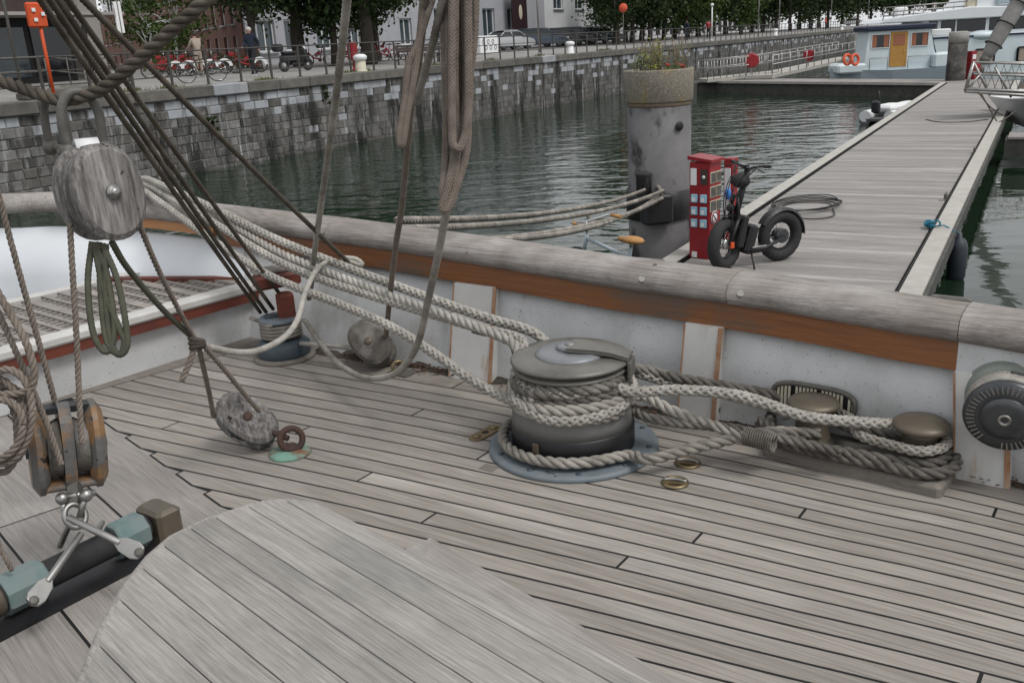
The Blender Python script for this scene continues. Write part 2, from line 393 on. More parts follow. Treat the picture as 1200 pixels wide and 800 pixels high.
mat('dark_cloth', (.015, .016, .021), rough=.9)
mat('beige_cloth', (.36, .30, .245), (.29, .24, .20), 8, .9)
mat('car_silver', (.42, .43, .44), rough=.28, metal=.4, coat=.5)
mat('car_black', (.012, .013, .016), rough=.2, coat=.6)
mat('car_blue', (.035, .055, .085), rough=.22, coat=.6)
mat('car_white', (.62, .63, .63), rough=.25, coat=.5)
mat('chrome', (.6, .6, .6), rough=.18, metal=1)
mat('lens', (.55, .57, .58), rough=.12)
mat('tail_red', (.35, .01, .01), rough=.25)
mat('tan_leather', (.45, .235, .08), (.33, .165, .06), 20, .6)
mat('blue_rope', (.03, .22, .30), (.02, .10, .16), 20, .9)
mat('fender_blue', (.035, .042, .055), (.025, .03, .04), 6, .5)
mat('lamp_blue', (.05, .22, .62), rough=.3)
mat('socket_blue', (.28, .50, .62), rough=.4)
mat('sail_cover', (.27, .26, .25), (.19, .185, .18), 8, .9, bump=.4)
mat('rib_grey', (.10, .105, .11), rough=.6)
mat('tan_buoy', (.52, .48, .38), rough=.6)
mat('sign_dark', (.03, .014, .018), rough=.5)
# ================================================================== WATER
def water():
    m = bpy.data.materials.new('water'); m.use_nodes = True; n = m.node_tree.nodes; l = m.node_tree.links
    b = n['Principled BSDF']; b.inputs['Base Color'].default_value = (.010, .022, .012, 1); b.inputs['Roughness'].default_value = .04
    b.inputs['IOR'].default_value = 1.333; b.inputs['Specular IOR Level'].default_value = .5
    g = n.new('ShaderNodeNewGeometry')
    def wave(scale, st, rot, det, dist):
        mp = n.new('ShaderNodeMapping'); mp.inputs['Rotation'].default_value = (0, 0, rot); mp.inputs['Scale'].default_value = (scale * st[0], scale * st[1], scale)
        l.new(g.outputs['Position'], mp.inputs[0]); t = n.new('ShaderNodeTexNoise'); t.inputs['Scale'].default_value = 1
        t.inputs['Detail'].default_value = det; t.inputs['Roughness'].default_value = .5; t.inputs['Distortion'].default_value = dist
        l.new(mp.outputs[0], t.inputs['Vector']); return t.outputs['Fac']
    h1 = wave(.75, (1, 1.7), .25, 1.5, .5); h2 = wave(2.3, (1, 1.6), .45, 2, .8)
    # the sheltered strip behind the pontoon is calmer than the open basin
    dp = n.new('ShaderNodeVectorMath'); dp.operation = 'DOT_PRODUCT'; dp.inputs[1].default_value = -QN
    l.new(g.outputs['Position'], dp.inputs[0])
    cm = n.new('ShaderNodeMapRange'); cm.inputs['From Min'].default_value = -3; cm.inputs['From Max'].default_value = -1
    cm.inputs['To Min'].default_value = 1; cm.inputs['To Max'].default_value = .25; l.new(dp.outputs['Value'], cm.inputs['Value'])
    mu = n.new('ShaderNodeMath'); mu.operation = 'MULTIPLY_ADD'; mu.inputs[1].default_value = .20
    l.new(h2, mu.inputs[0]); l.new(h1, mu.inputs[2])
    ms = n.new('ShaderNodeMath'); ms.operation = 'MULTIPLY'; l.new(mu.outputs[0], ms.inputs[0]); l.new(cm.outputs[0], ms.inputs[1])
    bp = n.new('ShaderNodeBump'); bp.inputs['Strength'].default_value = 1; bp.inputs['Distance'].default_value = .055
    l.new(ms.outputs[0], bp.inputs['Height']); l.new(bp.outputs[0], b.inputs['Normal'])
    MT['water'] = m
water()
wo = MB().add([(-300, -200, WATER), (500, -200, WATER), (500, 600, WATER), (-300, 600, WATER)], [(0, 1, 2, 3)]).build('water', 'water'); wo['kind'] = 'structure'

# ================================================================== QUAY
T0, T1 = -45, 175
g = MB()
ws = [.02, 3, 6, 9, 18, 60, 300]
g.add([QP(t, wd) for wd in ws for t in (T0 - 60, T1)], [(2 * i, 2 * i + 1, 2 * i + 3, 2 * i + 2) for i in range(len(ws) - 1)])
qg = g.build('quay_pavement', 'paving'); qg['kind'] = 'structure'
g = MB(); g.add([QP(t, wd, gz(wd) + .004) for wd in (11.2, 17.2) for t in (28, T1)], [(0, 1, 3, 2)])
rd = g.build('road', 'road'); rd['kind'] = 'structure'
wall = thing('quay_wall', 'old stone block quay wall with pale upper course across the basin', 'quay wall', QP(0, 0, WATER), 0, world=True)
core = MB(); a, b_ = QP(T0, .06, 0), QP(T1, .06, 0); c_, d_ = QP(T1, 1.2, 0), QP(T0, 1.2, 0)
core.add([V((p.x, p.y, z)) for z in (WATER - 1.5, QUAY - .02) for p in (a, b_, c_, d_)], [(0, 1, 5, 4), (1, 2, 6, 5), (2, 3, 7, 6), (3, 0, 4, 7), (4, 5, 6, 7)])
core.build('wall_core', 'mortar', wall)
def block_mesh(sx, sy, sz, m, name):
    b = MB(); b.cbox((0, 0, 0), (sx, sy, sz), .018); me = bpy.data.meshes.new(name); me.from_pydata(b.v, [], b.f); me.materials.append(MT[m]); return me
BM = {(k, m): block_mesh(L, .3, .24, m, 'stone_block') for k, L in enumerate((.36, .48, .62)) for m in ('stone_pale', 'stone_grey', 'stone_dark')}
rs = random.Random(3); cand = []
COPH = .34; rows = 9; rh = (QUAY - COPH - (WATER - .15)) / rows
for r in range(rows):
    t = T0 + rs.random() * .5; z = QUAY - COPH - rh * (r + .5)
    while t < 112:
        k = rs.choice((0, 1, 1, 2)); L = (.36, .48, .62)[k]
        u = rs.random(); pale = (.62, .34, .10, .04, .02, .01, .01, 0, 0)[r] * (1 if t < 40 else .6); dk = (.1, .2, .3, .36, .4, .45, .55, .7, .9)[r]
        m = 'stone_pale' if u < pale else ('stone_dark' if u > 1 - dk else 'stone_grey')
        p = QP(t + L / 2, .19 - rs.random() * .03, z); d = p.y if t > -12 else 999
        cand.append((d, p, k, m, L)); t += L + .018
cand.sort(key=lambda c: c[0])
far = {m: MB() for m in ('stone_pale', 'stone_grey', 'stone_dark')}
wl = wall.location
for i, (d, p, k, m, L) in enumerate(cand):
    if i < 300:
        o = bpy.data.objects.new('stone_block', BM[(k, m)]); C.objects.link(o); o.parent = wall; o.location = p - wl; o.rotation_euler = (0, 0, QA)
        o.scale = (1, 1, rh / .255)
    else: far[m].box(p, (L, .3, rh - .016), QA)
for m in far: far[m].build('far_stone_blocks', m, wall, kind='stuff')
cs = MB().cbox((0, 0, 0), (1.48, .62, COPH), .03); cme = bpy.data.meshes.new('coping_stone'); cme.from_pydata(cs.v, [], cs.f); cme.materials.append(MT['coping'])
cme2 = cme.copy(); cme2.materials.clear(); cme2.materials.append(MT['stone_pale'])
k = 0; t = T0
while t < T1:
    o = bpy.data.objects.new('coping_stone', cme2 if k in (20, 29, 44) else cme); C.objects.link(o); o.parent = wall
    o.location = QP(t + .75, .22, QUAY - COPH / 2 + .025) - wl; o.rotation_euler = (0, 0, QA); t += 1.5; k += 1
# ---- railing along the edge
rl = thing('quay_railing', 'brown steel railing of posts and three bars along the quay edge', 'railing', QP(0, .62), 0, world=True)
pb = MB().box((0, 0, .54), (.075, .045, 1.08)).box((0, 0, .015), (.16, .12, .03)); pme = bpy.data.meshes.new('post'); pme.from_pydata(pb.v, [], pb.f); pme.materials.append(MT['rail_steel'])
t = -30
while t < T1 - 5:
    o = bpy.data.objects.new('post', pme); C.objects.link(o); o.parent = rl; o.location = QP(t, .62) - rl.location; o.rotation_euler = (0, 0, QA); t += 1.45
for h in (1.06, .70, .34):
    MB().tube([QP(-30, .62, gz(.6) + h), QP(T1 - 5, .62, gz(.6) + h)], .024 if h > 1 else .017, n=6).build('bar', 'rail_steel', rl)

# ================================================================== FOLIAGE
def leaf_cloud(mb, rnd, n, centre, rad, size, clumps=26, hollow=.35):
    cs = []
    for _ in range(clumps):
        while True:
            p = V((rnd.uniform(-1, 1), rnd.uniform(-1, 1), rnd.uniform(-1, 1)))
            if hollow < p.length < 1: break
        cs.append((V(centre) + V((p.x * rad[0], p.y * rad[1], p.z * rad[2])), rnd.uniform(.55, 1.1)))
    cr_ = min(rad) * .34
    for i in range(n):
        c, k = rnd.choice(cs); d = V((rnd.gauss(0, 1), rnd.gauss(0, 1), rnd.gauss(0, .8)))
        p = c + d * cr_ * k * .62
        u = V((rnd.gauss(0, 1), rnd.gauss(0, 1), rnd.gauss(0, 1))).normalized(); w_ = u.orthogonal().normalized(); s = size * rnd.uniform(.6, 1.3)
        w_ = Matrix.Rotation(rnd.random() * 6.28, 3, u) @ w_; x = u.cross(w_)
        mb.add([p - w_ * s * .5, p + x * s * .35, p + w_ * s * .5, p - x * s * .35], [(0, 1, 2, 3)])
    return cs
def make_tree(seed, h, base, rad, tr, n, leaf, lm, bark='bark'):
    rnd = random.Random(seed); t = bpy.data.objects.new('tree', None); C.objects.link(t); OFF[t.name] = V((0, 0, 0))
    cr_ = MB(); cz_ = base + rad[2] * .85; cs = leaf_cloud(cr_, rnd, n, (0, 0, cz_), rad, leaf)
    cr_.build('crown', lm, t)
    tk = MB(); tp = [V((rnd.uniform(-.08, .08) * k, rnd.uniform(-.08, .08) * k, k * h * .14)) for k in range(6)]
    tk.tube(cr(tp, 4), [tr * (1.25 - .9 * i / 20) if i > 1 else tr * 1.45 for i in range(21)], n=10)
    for c, k in cs[:11]:
        s = V((0, 0, rnd.uniform(base * .8, h * .6))); tk.tube(cr([s, s.lerp(c, .5) + V((0, 0, .3)), c], 4), [tr * .42 * (1 - .09 * i) for i in range(9)], n=6)
    tk.build('trunk', bark, t); return t
TA = make_tree(11, 9, 2.3, (3.1, 3.1, 3.3), .17, 6500, .24, 'leaf')
TB = make_tree(12, 11, 2.1, (3.6, 3.6, 4.0), .30, 8500, .25, 'leaf')
TC = make_tree(13, 10, 2.0, (3.4, 3.4, 3.6), .16, 4200, .34, 'leaf')
TD = make_tree(14, 9, 1.5, (3.2, 3.2, 3.4), .15, 4200, .34, 'leaf_light')
TE = make_tree(15, 4.6, .5, (1.7, 1.7, 2.1), .06, 3200, .17, 'leaf_light', 'white_plain')
used = set()
def plant(proto, p, rz, label, s=1, group='trees on the quay'):
    r = proto if proto.name not in used else copy_tree(proto, (0, 0, 0), 0)
    if r is proto: used.add(proto.name)
    r.location = p; r.rotation_euler = (0, 0, rz); r.scale = (s, s, s); r['label'] = label; r['category'] = 'tree'; r['group'] = group
plant(TA, on_quay(300, 9.5), .3, 'leafy dark tree hanging over the walking man at the quay', 1.0)
plant(TA, on_quay(392, 8.2), 2.1, 'slim trunked dark tree beside the black moped', .95)
plant(TB, on_quay(431, 6.6), 1.0, 'thick trunked dark tree near the white and yellow bollard', 1.0)
plant(TA, on_quay(441, 9.4), 4.0, 'thin tree just behind the thick trunk on the quay', .9)
plant(TB, on_quay(722, 8.0), 2.6, 'dark tree beside the last parked car on the quay', .85)
plant(TC, on_quay(733, 10.5), .5, 'slim dark tree in front of white houses, left one', 1)
plant(TC, on_quay(741, 8.4), 1.7, 'dark tree behind the concrete flower pillar, left side', 1.05)
plant(TC, on_quay(762, 9.0), 3.1, 'dark tree directly above the concrete flower planter', 1)
plant(TC, on_quay(778, 11.0), 5.0, 'slim dark tree right behind the planter flowers', 1)
plant(TD, on_quay(806, 8.0), .2, 'bright green tree just right of the flower pillar', 1)
plant(TC, on_quay(835, 11.0), 2.2, 'dark tree over the long gangway railing', 1.1)
plant(TD, on_quay(868, 9.0), 3.9, 'bright green tree above the red box on the gangway', 1.1)
plant(TC, on_quay(893, 12.0), 1.2, 'dark tree far along the quay left of wheelhouse boat', 1.25)
plant(TC, on_quay(925, 8.0), 4.4, 'dark tree behind the short gangway left of wheelhouse boat', 1.2)
plant(TD, on_quay(948, 13.0), 2.9, 'pale green tree behind the far white quay bollards', 1.3)
plant(TC, on_quay(968, 8.5), .9, 'dark tree directly behind the lifebuoy of the wheelhouse boat', 1.3)
plant(TC, on_quay(1003, 10.0), 5.5, 'dark tree rising behind the navy wheelhouse roof', 1.4)
plant(TC, on_quay(1040, 13.0), 2.5, 'dark tree rising behind the big white yacht flybridge', 1.6)
plant(TC, on_quay(1090, 17.0), 3.5, 'dark tree far behind the big white yacht, rightmost', 1.9)
for k_, (px, wd, s_) in enumerate(((752, 13, 1.3), (790, 12, 1.3), (818, 13, 1.4), (850, 14, 1.5), (880, 15, 1.5), (908, 15, 1.6), (935, 15, 1.7), (958, 16, 1.7), (985, 16, 1.8), (1018, 17, 1.9), (1062, 18, 2.0), (1120, 20, 2.1), (1165, 22, 2.2))):
    plant(TC if k_ % 4 else TD, on_quay(px, wd), k_ * 1.3, 'dark tree of the dense rear row behind the quay, %s from the left' % ('first second third fourth fifth sixth seventh eighth ninth tenth eleventh twelfth thirteenth fourteenth fifteenth'.split()[k_]), s_, 'rear row of quay trees')
plant(TB, on_quay(352, 9.5), 5.2, 'dark tree between moped and grey building windows', 1.0)
plant(TE, on_quay(176, 21), .4, 'light green bushy tree before the brick building, left one', 1.15, 'small trees by the brick building')
plant(TE, on_quay(207, 22), 2.4, 'light green birch like tree before the brick building, right one', 1.25, 'small trees by the brick building')

# ================================================================== BUILDINGS
def facade(name, label, a, dirv, length, depth, h, m, wins, base_z, group=None, skew=0, glass='window_glass', frame='frame_white', inset=.18, extra=None):
    """box building: a = left front corner, dirv = along the front (front faces the basin); wins = [(x0,x1,z0,z1,mullions)]"""
    t = thing(name, label, 'building', (a.x, a.y, base_z), math.atan2(dirv.y, dirv.x), group)
    xs = sorted({0, length} | {q for w_ in wins for q in w_[:2]}); zs = sorted({0, h} | {q for w_ in wins for q in w_[2:4]})
    mb = MB()
    for i in range(len(xs) - 1):
        for j in range(len(zs) - 1):
            xm, zm = (xs[i] + xs[i + 1]) / 2, (zs[j] + zs[j + 1]) / 2
            if any(w_[0] < xm < w_[1] and w_[2] < zm < w_[3] for w_ in wins): continue
            mb.add([(xs[i], 0, zs[j]), (xs[i + 1], 0, zs[j]), (xs[i + 1], 0, zs[j + 1]), (xs[i], 0, zs[j + 1])], [(0, 1, 2, 3)])
    for (x0, x1, z0, z1, _) in wins:
        i_ = inset
        mb.add([(x0, 0, z0), (x1, 0, z0), (x1, 0, z1), (x0, 0, z1), (x0, i_, z0), (x1, i_, z0), (x1, i_, z1), (x0, i_, z1)], [(0, 1, 5, 4), (1, 2, 6, 5), (2, 3, 7, 6), (3, 0, 4, 7)])
    sk = skew * depth
    mb.add([(0, 0, 0), (sk, depth, 0), (sk, depth, h), (0, 0, h), (length, 0, 0), (length + sk, depth, 0), (length + sk, depth, h), (length, 0, h)], [(0, 3, 2, 1), (4, 5, 6, 7), (1, 2, 6, 5)])
    mb.build('wall', m, t)
    MB().prism([(-.15, -.15), (length + .15, -.15), (length + sk + .15, depth + .15), (sk - .15, depth + .15)], h, h + .24).build('roof', 'render_grey', t)
    for (x0, x1, z0, z1, mu) in wins:
        wn = MB().box(((x0 + x1) / 2, inset + .06, (z0 + z1) / 2), (x1 - x0, .04, z1 - z0)).build('window', glass, t)
        if frame:
            f = MB(); fwid = min(.09, (x1 - x0) * .12); y = inset + .02
            for k in range(mu + 1): x = x0 + fwid / 2 + (x1 - x0 - fwid) * k / mu; f.box((x, y, (z0 + z1) / 2), (fwid, .05, z1 - z0))
            for z in (z0 + fwid / 2, z1 - fwid / 2): f.box(((x0 + x1) / 2, y + .004, z), (x1 - x0, .05, fwid))
            f.build('frame', frame, wn)
            MB().box(((x0 + x1) / 2, -.02, z0 - .05), (x1 - x0 + .16, .3, .09)).build('sill', 'stone_pale', wn)
    return t
# grey rendered building along the quay
g0 = on_quay(291, 18.5); L_ = (on_quay(640, 18.5) - g0).length
wins = []
for px in (315, 346, 382, 416, 478):
    c = (on_quay(px, 18.5) - g0).length; wins += [(c - .75, c + .75, .75, 2.6, 2), (c - .75, c + .75, 4.2, 6.2, 2), (c - .75, c + .75, 7.6, 9.4, 2)]
for px in (520, 575, 603):
    c = (on_quay(px, 18.5) - g0).length; wins += [(c - 1, c + 1, 1.0, 3.3, 2), (c - 1, c + 1, 5.0, 7.2, 2), (c - 1, c + 1, 8.6, 10.6, 2)]
facade('grey_building', 'long grey rendered building behind the quay trees and mopeds', g0, QD, L_, 14, 13, 'render_grey', wins, gz(18) - .05, skew=.57)
w0 = on_quay(640, 20.5); L_ = (on_quay(745, 20.5) - w0).length
wins = [(x, x + 2.2, 3.4, 5.4, 2) for x in [2 + 5 * k for k in range(int(L_ / 5) - 1)]]
facade('white_building', 'white flat building behind the row of parked cars', w0, QD, L_, 12, 8, 'render_white', wins, gz(18) - .05)
w0 = on_quay(747, 30); wins = []
for k in range(26): wins.append((1.2 + k * 3.2, 3.4 + k * 3.2, .3, 3.0, 2)); wins.append((1.2 + k * 3.2, 3.4 + k * 3.2, 4.6, 6.6, 2))
facade('white_terrace', 'white columned terrace far behind the trees, right of flower pillar', w0, QD, 86, 10, 10, 'render_white', wins, gz(18) - .05, frame=None, glass='dark_void')
# brick building, turned away from the quay
ed = V((.51, -.86, 0)).normalized(); RE = V((g0.x, g0.y, 0)) + QN * .35
wins = []
for k in range(13):
    x = 28 - 1.5 - k * 2.05; wins += [(x - .42, x + .42, 2.45, 3.85, 1), (x - .42, x + .42, .7, 1.75, 1), (x - .42, x + .42, 4.7, 6.1, 1)]
facade('brick_building', 'red brick building with rows of narrow white framed windows', RE - ed * 28, ed, 28, 7, 8, 'brick', wins, gz(18) - .05, skew=-.57)
wins = [(3 + k * 3, 4 + k * 3, 2.4, 3.8, 1) for k in range(10)] + [(3 + k * 3, 4 + k * 3, .6, 1.6, 1) for k in range(10)]
facade('brick_wing', 'lower red brick wing left of the narrow windowed brick building', RE - ed * 64.2, ed, 36, 7, 5.0, 'brick', wins, gz(18) - .05)
p = PY(118, 0, 140); q_ = PY(182, 0, 140)
facade('white_tower', 'white block rising behind the low brick wing', V((p.x, 140, 0)), V((1, .05, 0)).normalized(), q_.x - p.x, 15, 26, 'render_white', [(.6 + k * 2.2, 2.2 + k * 2.2, z, z + 2.2, 4) for k in range(3) for z in (7.3, 11, 15)], 1.0, glass='dark_glass')
# glass shop front at the left edge
s1 = on_quay(93, 13.0); sL = 26; s0 = s1 - QD * sL
shop = thing('shop_building', 'dark glass fronted shop building with brown canopy at far left', 'building', (s0.x, s0.y, gz(13) - .03), QA)
MB().box((sL / 2, 5.2, 5), (sL, 9.6, 10)).build('wall', 'dark_void', shop)
for k in range(13):
    x = sL - 1.0 - k * 2.0
    w_ = MB().box((x, .36, 1.25), (1.7, .05, 1.9)).build('window', 'window_glass' if k % 2 else 'dark_glass', shop)
    u_ = MB().box((x, .30, 4.6), (1.86, .06, 2.7)).build('pane', 'sky_reflection_glass', shop)
    MB().box((x + 1.0, .28, 4.6), (.12, .16, 2.9)).build('mullion', 'brown_panel', shop)
MB().box((sL / 2, .2, 2.95), (sL + .2, .5, .55)).build('fascia', 'brown_panel', shop)
MB().box((sL / 2 + .6, -.55, 2.62), (sL + 1.5, 1.9, .12)).build('canopy', 'render_beige', shop)
tw = thing('beige_tower', 'tall beige rendered corner block beside the glass shop', 'building', on_quay(96, 15), QA)
MB().box((.55, 3, 7), (1.3, 6, 14)).build('wall', 'render_beige', tw); w_ = MB().box((.2, -.01, .8), (.4, .08, 1.4)).build('window', 'dark_glass', tw); MB().box((.2, -.01, 2.0), (.4, .08, .5)).build('window', 'dark_glass', tw)

# ================================================================== PONTOONS
def strip(a, b, c, d, z): return [V((p.x, p.y, z)) for p in (a, b, c, d)]
PL = V((3.78, 13.9, 0)); PR = V((4.01, 9.29, 0)); bL = PL.dot(-QN); bR = PR.dot(-QN)
def PP(t, s, z): p = QD * t - QN * (bL + s); return V((p.x, p.y, z))
PW = bR - bL; tn = PR.dot(QD) - 1.2; tf = PZ(1112, 97, PONT).dot(QD)
po = thing('pontoon', 'long floating pontoon walkway of weathered grey boards with pale edges', 'pontoon', PP(tn, 0, WATER), 0, world=True)
MB().box(PP((tn + tf) / 2, PW / 2, PONT - .30), (tf - tn, PW - .1, .52), QA).build('float', 'pontoon_side', po)
bw = .142; nb = int((tf - tn) / bw)
bme = {}
for k in range(nb):
    c = PP(tn + (k + .5) * bw, PW / 2, PONT - .018)
    if not bme:
        b = MB().cbox((0, 0, 0), (bw - .007, PW - .02, .036), .004); me = bpy.data.meshes.new('board'); me.from_pydata(b.v, [], b.f); me.materials.append(MT['pontoon_wood']); bme[0] = me
        # the texture runs across the pontoon, in the board's own frame
        mm = MT['pontoon_wood']
    if k < 290:
        o = bpy.data.objects.new('board', bme[0]); C.objects.link(o); o.parent = po; o.location = c - po.location; o.rotation_euler = (0, 0, QA)
if nb > 290:
    x = MB()
    for k in range(290, nb): x.box(PP(tn + (k + .5) * bw, PW / 2, PONT - .018), (bw - .007, PW - .02, .036), QA)
    x.build('far_boards', 'pontoon_wood', po, kind='stuff')
for s, sg in ((-.16, -1), (PW + .16, 1)):
    e = MB().box(PP((tn + tf) / 2, s, PONT - .04), (tf - tn, .22, .13), QA).build('edge_beam', 'pontoon_edge', po)
    MB().box(PP((tn + tf) / 2, s - sg * .125, PONT - .03), (tf - tn, .018, .12), QA).build('seam', 'caulk', e)
    MB().box(PP((tn + tf) / 2, s + sg * .13, PONT - .09), (tf - tn, .05, .17), QA).build('rubbing_strip', 'pontoon_side', po)
for px, py in ((1108, 233), (1142, 178), (1176, 125)):
    c = PZ(px, py, PONT + .03); k = MB()
    k.box(c + V((0, 0, .03)), (.06, .05, .08), QA).bar(c + V((0, 0, .075)) - QD * .11, c + V((0, 0, .075)) + QD * .11, .03, .03); k.build('cleat', 'galv', po)
tl, tr_ = PZ(815, 95, PONT), PZ(1150, 97.5, PONT); td = (tr_ - tl).normalized(); tnv = V((-td.y, td.x, 0)); TA_ = math.atan2(td.y, td.x); tlen = (tr_ - tl).length
tp = thing('cross_pontoon', 'dark sided cross pontoon in front of the wheelhouse boat', 'pontoon', ((tl + tr_) / 2).to_tuple(), TA_)
MB().box((0, 1.05, -.02), (tlen, 2.1, .05)).build('deck_boards', 'pontoon_wood', tp); MB().box((0, 1.05, -.38), (tlen - .1, 2.0, .66)).build('float', 'pontoon_side', tp)
MB().box((0, -.03, -.05), (tlen + .1, .08, .12)).build('edge_beam', 'pontoon_edge', tp)
fp = thing('finger_pontoon', 'short finger pontoon of grey planks below the bow platform', 'pontoon', PZ(1182, 158, PONT).to_tuple(), QA - pi / 2)
for k in range(9): MB().box((.2 + k * .42, 0, -.02), (.39, 1.1, .05)).build('board', 'pontoon_wood', fp)
MB().box((1.9, 0, -.26), (3.9, 1.0, .4)).build('float', 'pontoon_side', fp)
# ================================================================== OUR SHIP: hull, deck, bulwark, rail
RP = [(0, 251, .66), (67, 249, .65), (165, 256, .605), (250, 266, .58), (330, 276, .55), (430, 290, .535), (600, 317, .505), (720, 337, .485), (900, 363, .47), (1055, 390, .46), (1200, 414, .45)]
RPT = [V((-5.3, 3.6, .70)), V((-4.9, 4.7, .69)), V((-4.1, 5.55, .68))] + [PZ(*p) for p in RP] + [V((2.35, 1.85, .44)), V((3.2, .95, .43))]
BPT = [V((-5.0, 3.4, 0)), V((-4.6, 4.4, 0)), V((-3.8, 5.2, 0)), V((-3.0, 5.42, 0)), V((-2.5, 5.3, 0)), V((-2.0, 5.14, 0)), V((-1.6, 4.98, 0)), V((-1.2, 4.69, 0)), V((-.72, 4.37, 0)), V((-.02, 3.92, 0)),
       V((.40, 3.615, 0)), V((.92, 3.24, 0)), V((1.30, 2.94, 0)), V((1.62, 2.69, 0)), V((2.35, 1.95, 0)), V((3.2, 1.0, 0))]
RC, BC = cr(RPT, 8), cr(BPT, 8)
def outw(cv, i):
    a, b = cv[max(0, i - 1)], cv[min(len(cv) - 1, i + 1)]; d = (b - a); d.z = 0; d.normalize(); return V((d.y, -d.x, 0)) * -1
def side(cv, i):   # outboard direction (away from the deck)
    o = outw(cv, i); c = V((-2.0, 2.2, 0)) - cv[i]; c.z = 0
    return o if o.dot(c) < 0 else -o
n_ = len(RC)
bul = thing('bulwark', 'white painted steel bulwark with weathered wooden cap rail round the deck', 'bulwark', (0, 0, 0))
pl = MB(); vs = []
SEC = []
for i in range(n_):
    o = side(RC, i); a = BC[i]; b = RC[i] + V((0, 0, -.09)) + o * .02
    SEC.append([a + V((0, 0, -.03)), a.lerp(b, .5) + o * .0, b, b + o * .03, a.lerp(b, .5) + o * .03, a + o * .03 + V((0, 0, -.04)), a - V((0, 0, 1.0)) - o * .05, a - V((0, 0, 2.3)) - o * .25])
for s_ in SEC: vs += s_
k = len(SEC[0]); i0 = 16
fs = [(i * k + j, i * k + j + 1, (i + 1) * k + j + 1, (i + 1) * k + j) for i in range(n_ - 1) for j in range(k - 1)]
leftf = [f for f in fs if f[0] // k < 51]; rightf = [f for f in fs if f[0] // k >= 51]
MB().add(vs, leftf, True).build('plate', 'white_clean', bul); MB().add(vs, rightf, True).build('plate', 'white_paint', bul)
# cap rail: rounded timber in scarfed lengths
def rail_section(i):
    o = side(RC, i); p = RC[i]; up = V((0, 0, 1)); w_, h_ = .215, .098; out = []
    for x, z in ((-.015, .004), (-.03, .025), (-.032, .05), (-.018, .078), (.02, .095), (.08, .103), (.135, .100), (.178, .085), (.20, .058), (.203, .03), (.19, .004)):
        out.append(p + o * x + up * z)
    return out
cuts = [0, 22, 61, 86, 101, n_ - 1]
for a, b in zip(cuts, cuts[1:]):
    mb = MB(); sec = [rail_section(i) for i in range(a, b + 1)]
    d0 = (RC[a + 1] - RC[a]).normalized() * .0012; sec[0] = [q + d0 for q in sec[0]]; sec[-1] = [q - d0 for q in sec[-1]]
    kk = len(sec[0]); mb.add([q for s_ in sec for q in s_], [(i * kk + j, i * kk + (j + 1) % kk, (i + 1) * kk + (j + 1) % kk, (i + 1) * kk + j) for i in range(b - a) for j in range(kk)], True)
    m2 = len(mb.v); mb.f.append(tuple(range(kk))); mb.f.append(tuple(range(m2 - kk, m2)))
    mb.build('rail_timber', 'rail_wood', bul)
# varnished beam under the rail
def beam(a, b, m, drop=.092, lab=None):
    mb = MB(); kk = 4
    for i in range(a, b + 1):
        o = side(RC, i); p = RC[i]
        mb.v += [tuple(p - o * .002 + V((0, 0, .002))), tuple(p + o * .06 + V((0, 0, .002))), tuple(p + o * .06 - V((0, 0, drop))), tuple(p - o * .008 - V((0, 0, drop)))]
    nn = b - a
    mb.f += [(i * 4 + j, i * 4 + (j + 1) % 4, i * 4 + 4 + (j + 1) % 4, i * 4 + 4 + j) for i in range(nn) for j in range(4)] + [(0, 1, 2, 3), (nn * 4, nn * 4 + 1, nn * 4 + 2, nn * 4 + 3)]
    return mb.build('varnished_beam', m, bul, lab)
beam(40, 48, 'varnish_pale', .05, 'pale honey varnished end of the beam'); beam(49, 85, 'varnish'); beam(85, 101, 'varnish', .095)
beam(101, n_ - 1, 'white_paint', .094)
# wooden plugs on the rail
for px, py in ((751, 328), (866, 345)):
    o = PZ(px, py, .545); MB().lathe([(.013, 0), (.013, .012)], o - V((0, .01, 0)), 12, M=Matrix.Rotation(.7, 3, 'X')).build('plug', 'hatch_teak', bul)
for px, py in ((762, 306), (1115, 351), (400, 257)):
    MB().cbox(PZ(px, py, .553) + V((0, 0, .004)), (.13, .03, .014), .006, DK).build('rail_strap', 'galv', bul)
# frames (white webs with rusty edges)
def frame(px0, px1, ytop, ybot, d=.05):
    a, b = PZ(px0, ybot, 0), PZ(px1, ybot + (px1 - px0) * .24, 0)
    def near(p): return min(range(n_), key=lambda i: (BC[i] - p).length)
    i = near(a); o = side(BC, i); tdir = V((o.y, -o.x, 0)); tdir = tdir if tdir.x > 0 else -tdir
    wdt = (b - a).length; base = BC[i] - o * d; topc = RC[i] - V((0, 0, .093)) - o * .03
    mb = MB(); pts = []
    for (q, z) in ((base, .0), (topc, topc.z)):
        for s_, dd in ((0, 0), (wdt, 0), (wdt, 1), (0, 1)):
            pts.append(V((q.x, q.y, 0)) + tdir * s_ + o * (dd * ((d if z < .1 else .03) + .012)) + V((0, 0, z)))
    mb.add(pts, [(0, 1, 5, 4), (1, 2, 6, 5), (2, 3, 7, 6), (3, 0, 4, 7), (4, 5, 6, 7)])
    fr = mb.build('frame', 'white_frame', bul)
    for s_, rw in ((0, .006), (wdt - .006, .017)):
        MB().bar(pts[0] + tdir * s_ - o * .001 + V((0, 0, .002)), pts[4] + tdir * s_ - o * .001, rw, .006, up=o).build('rusty_edge', 'rust', fr)
frame(527, 570, 330, 436); frame(797, 838, 383, 494); frame(1118, 1180, 440, 552, .06)
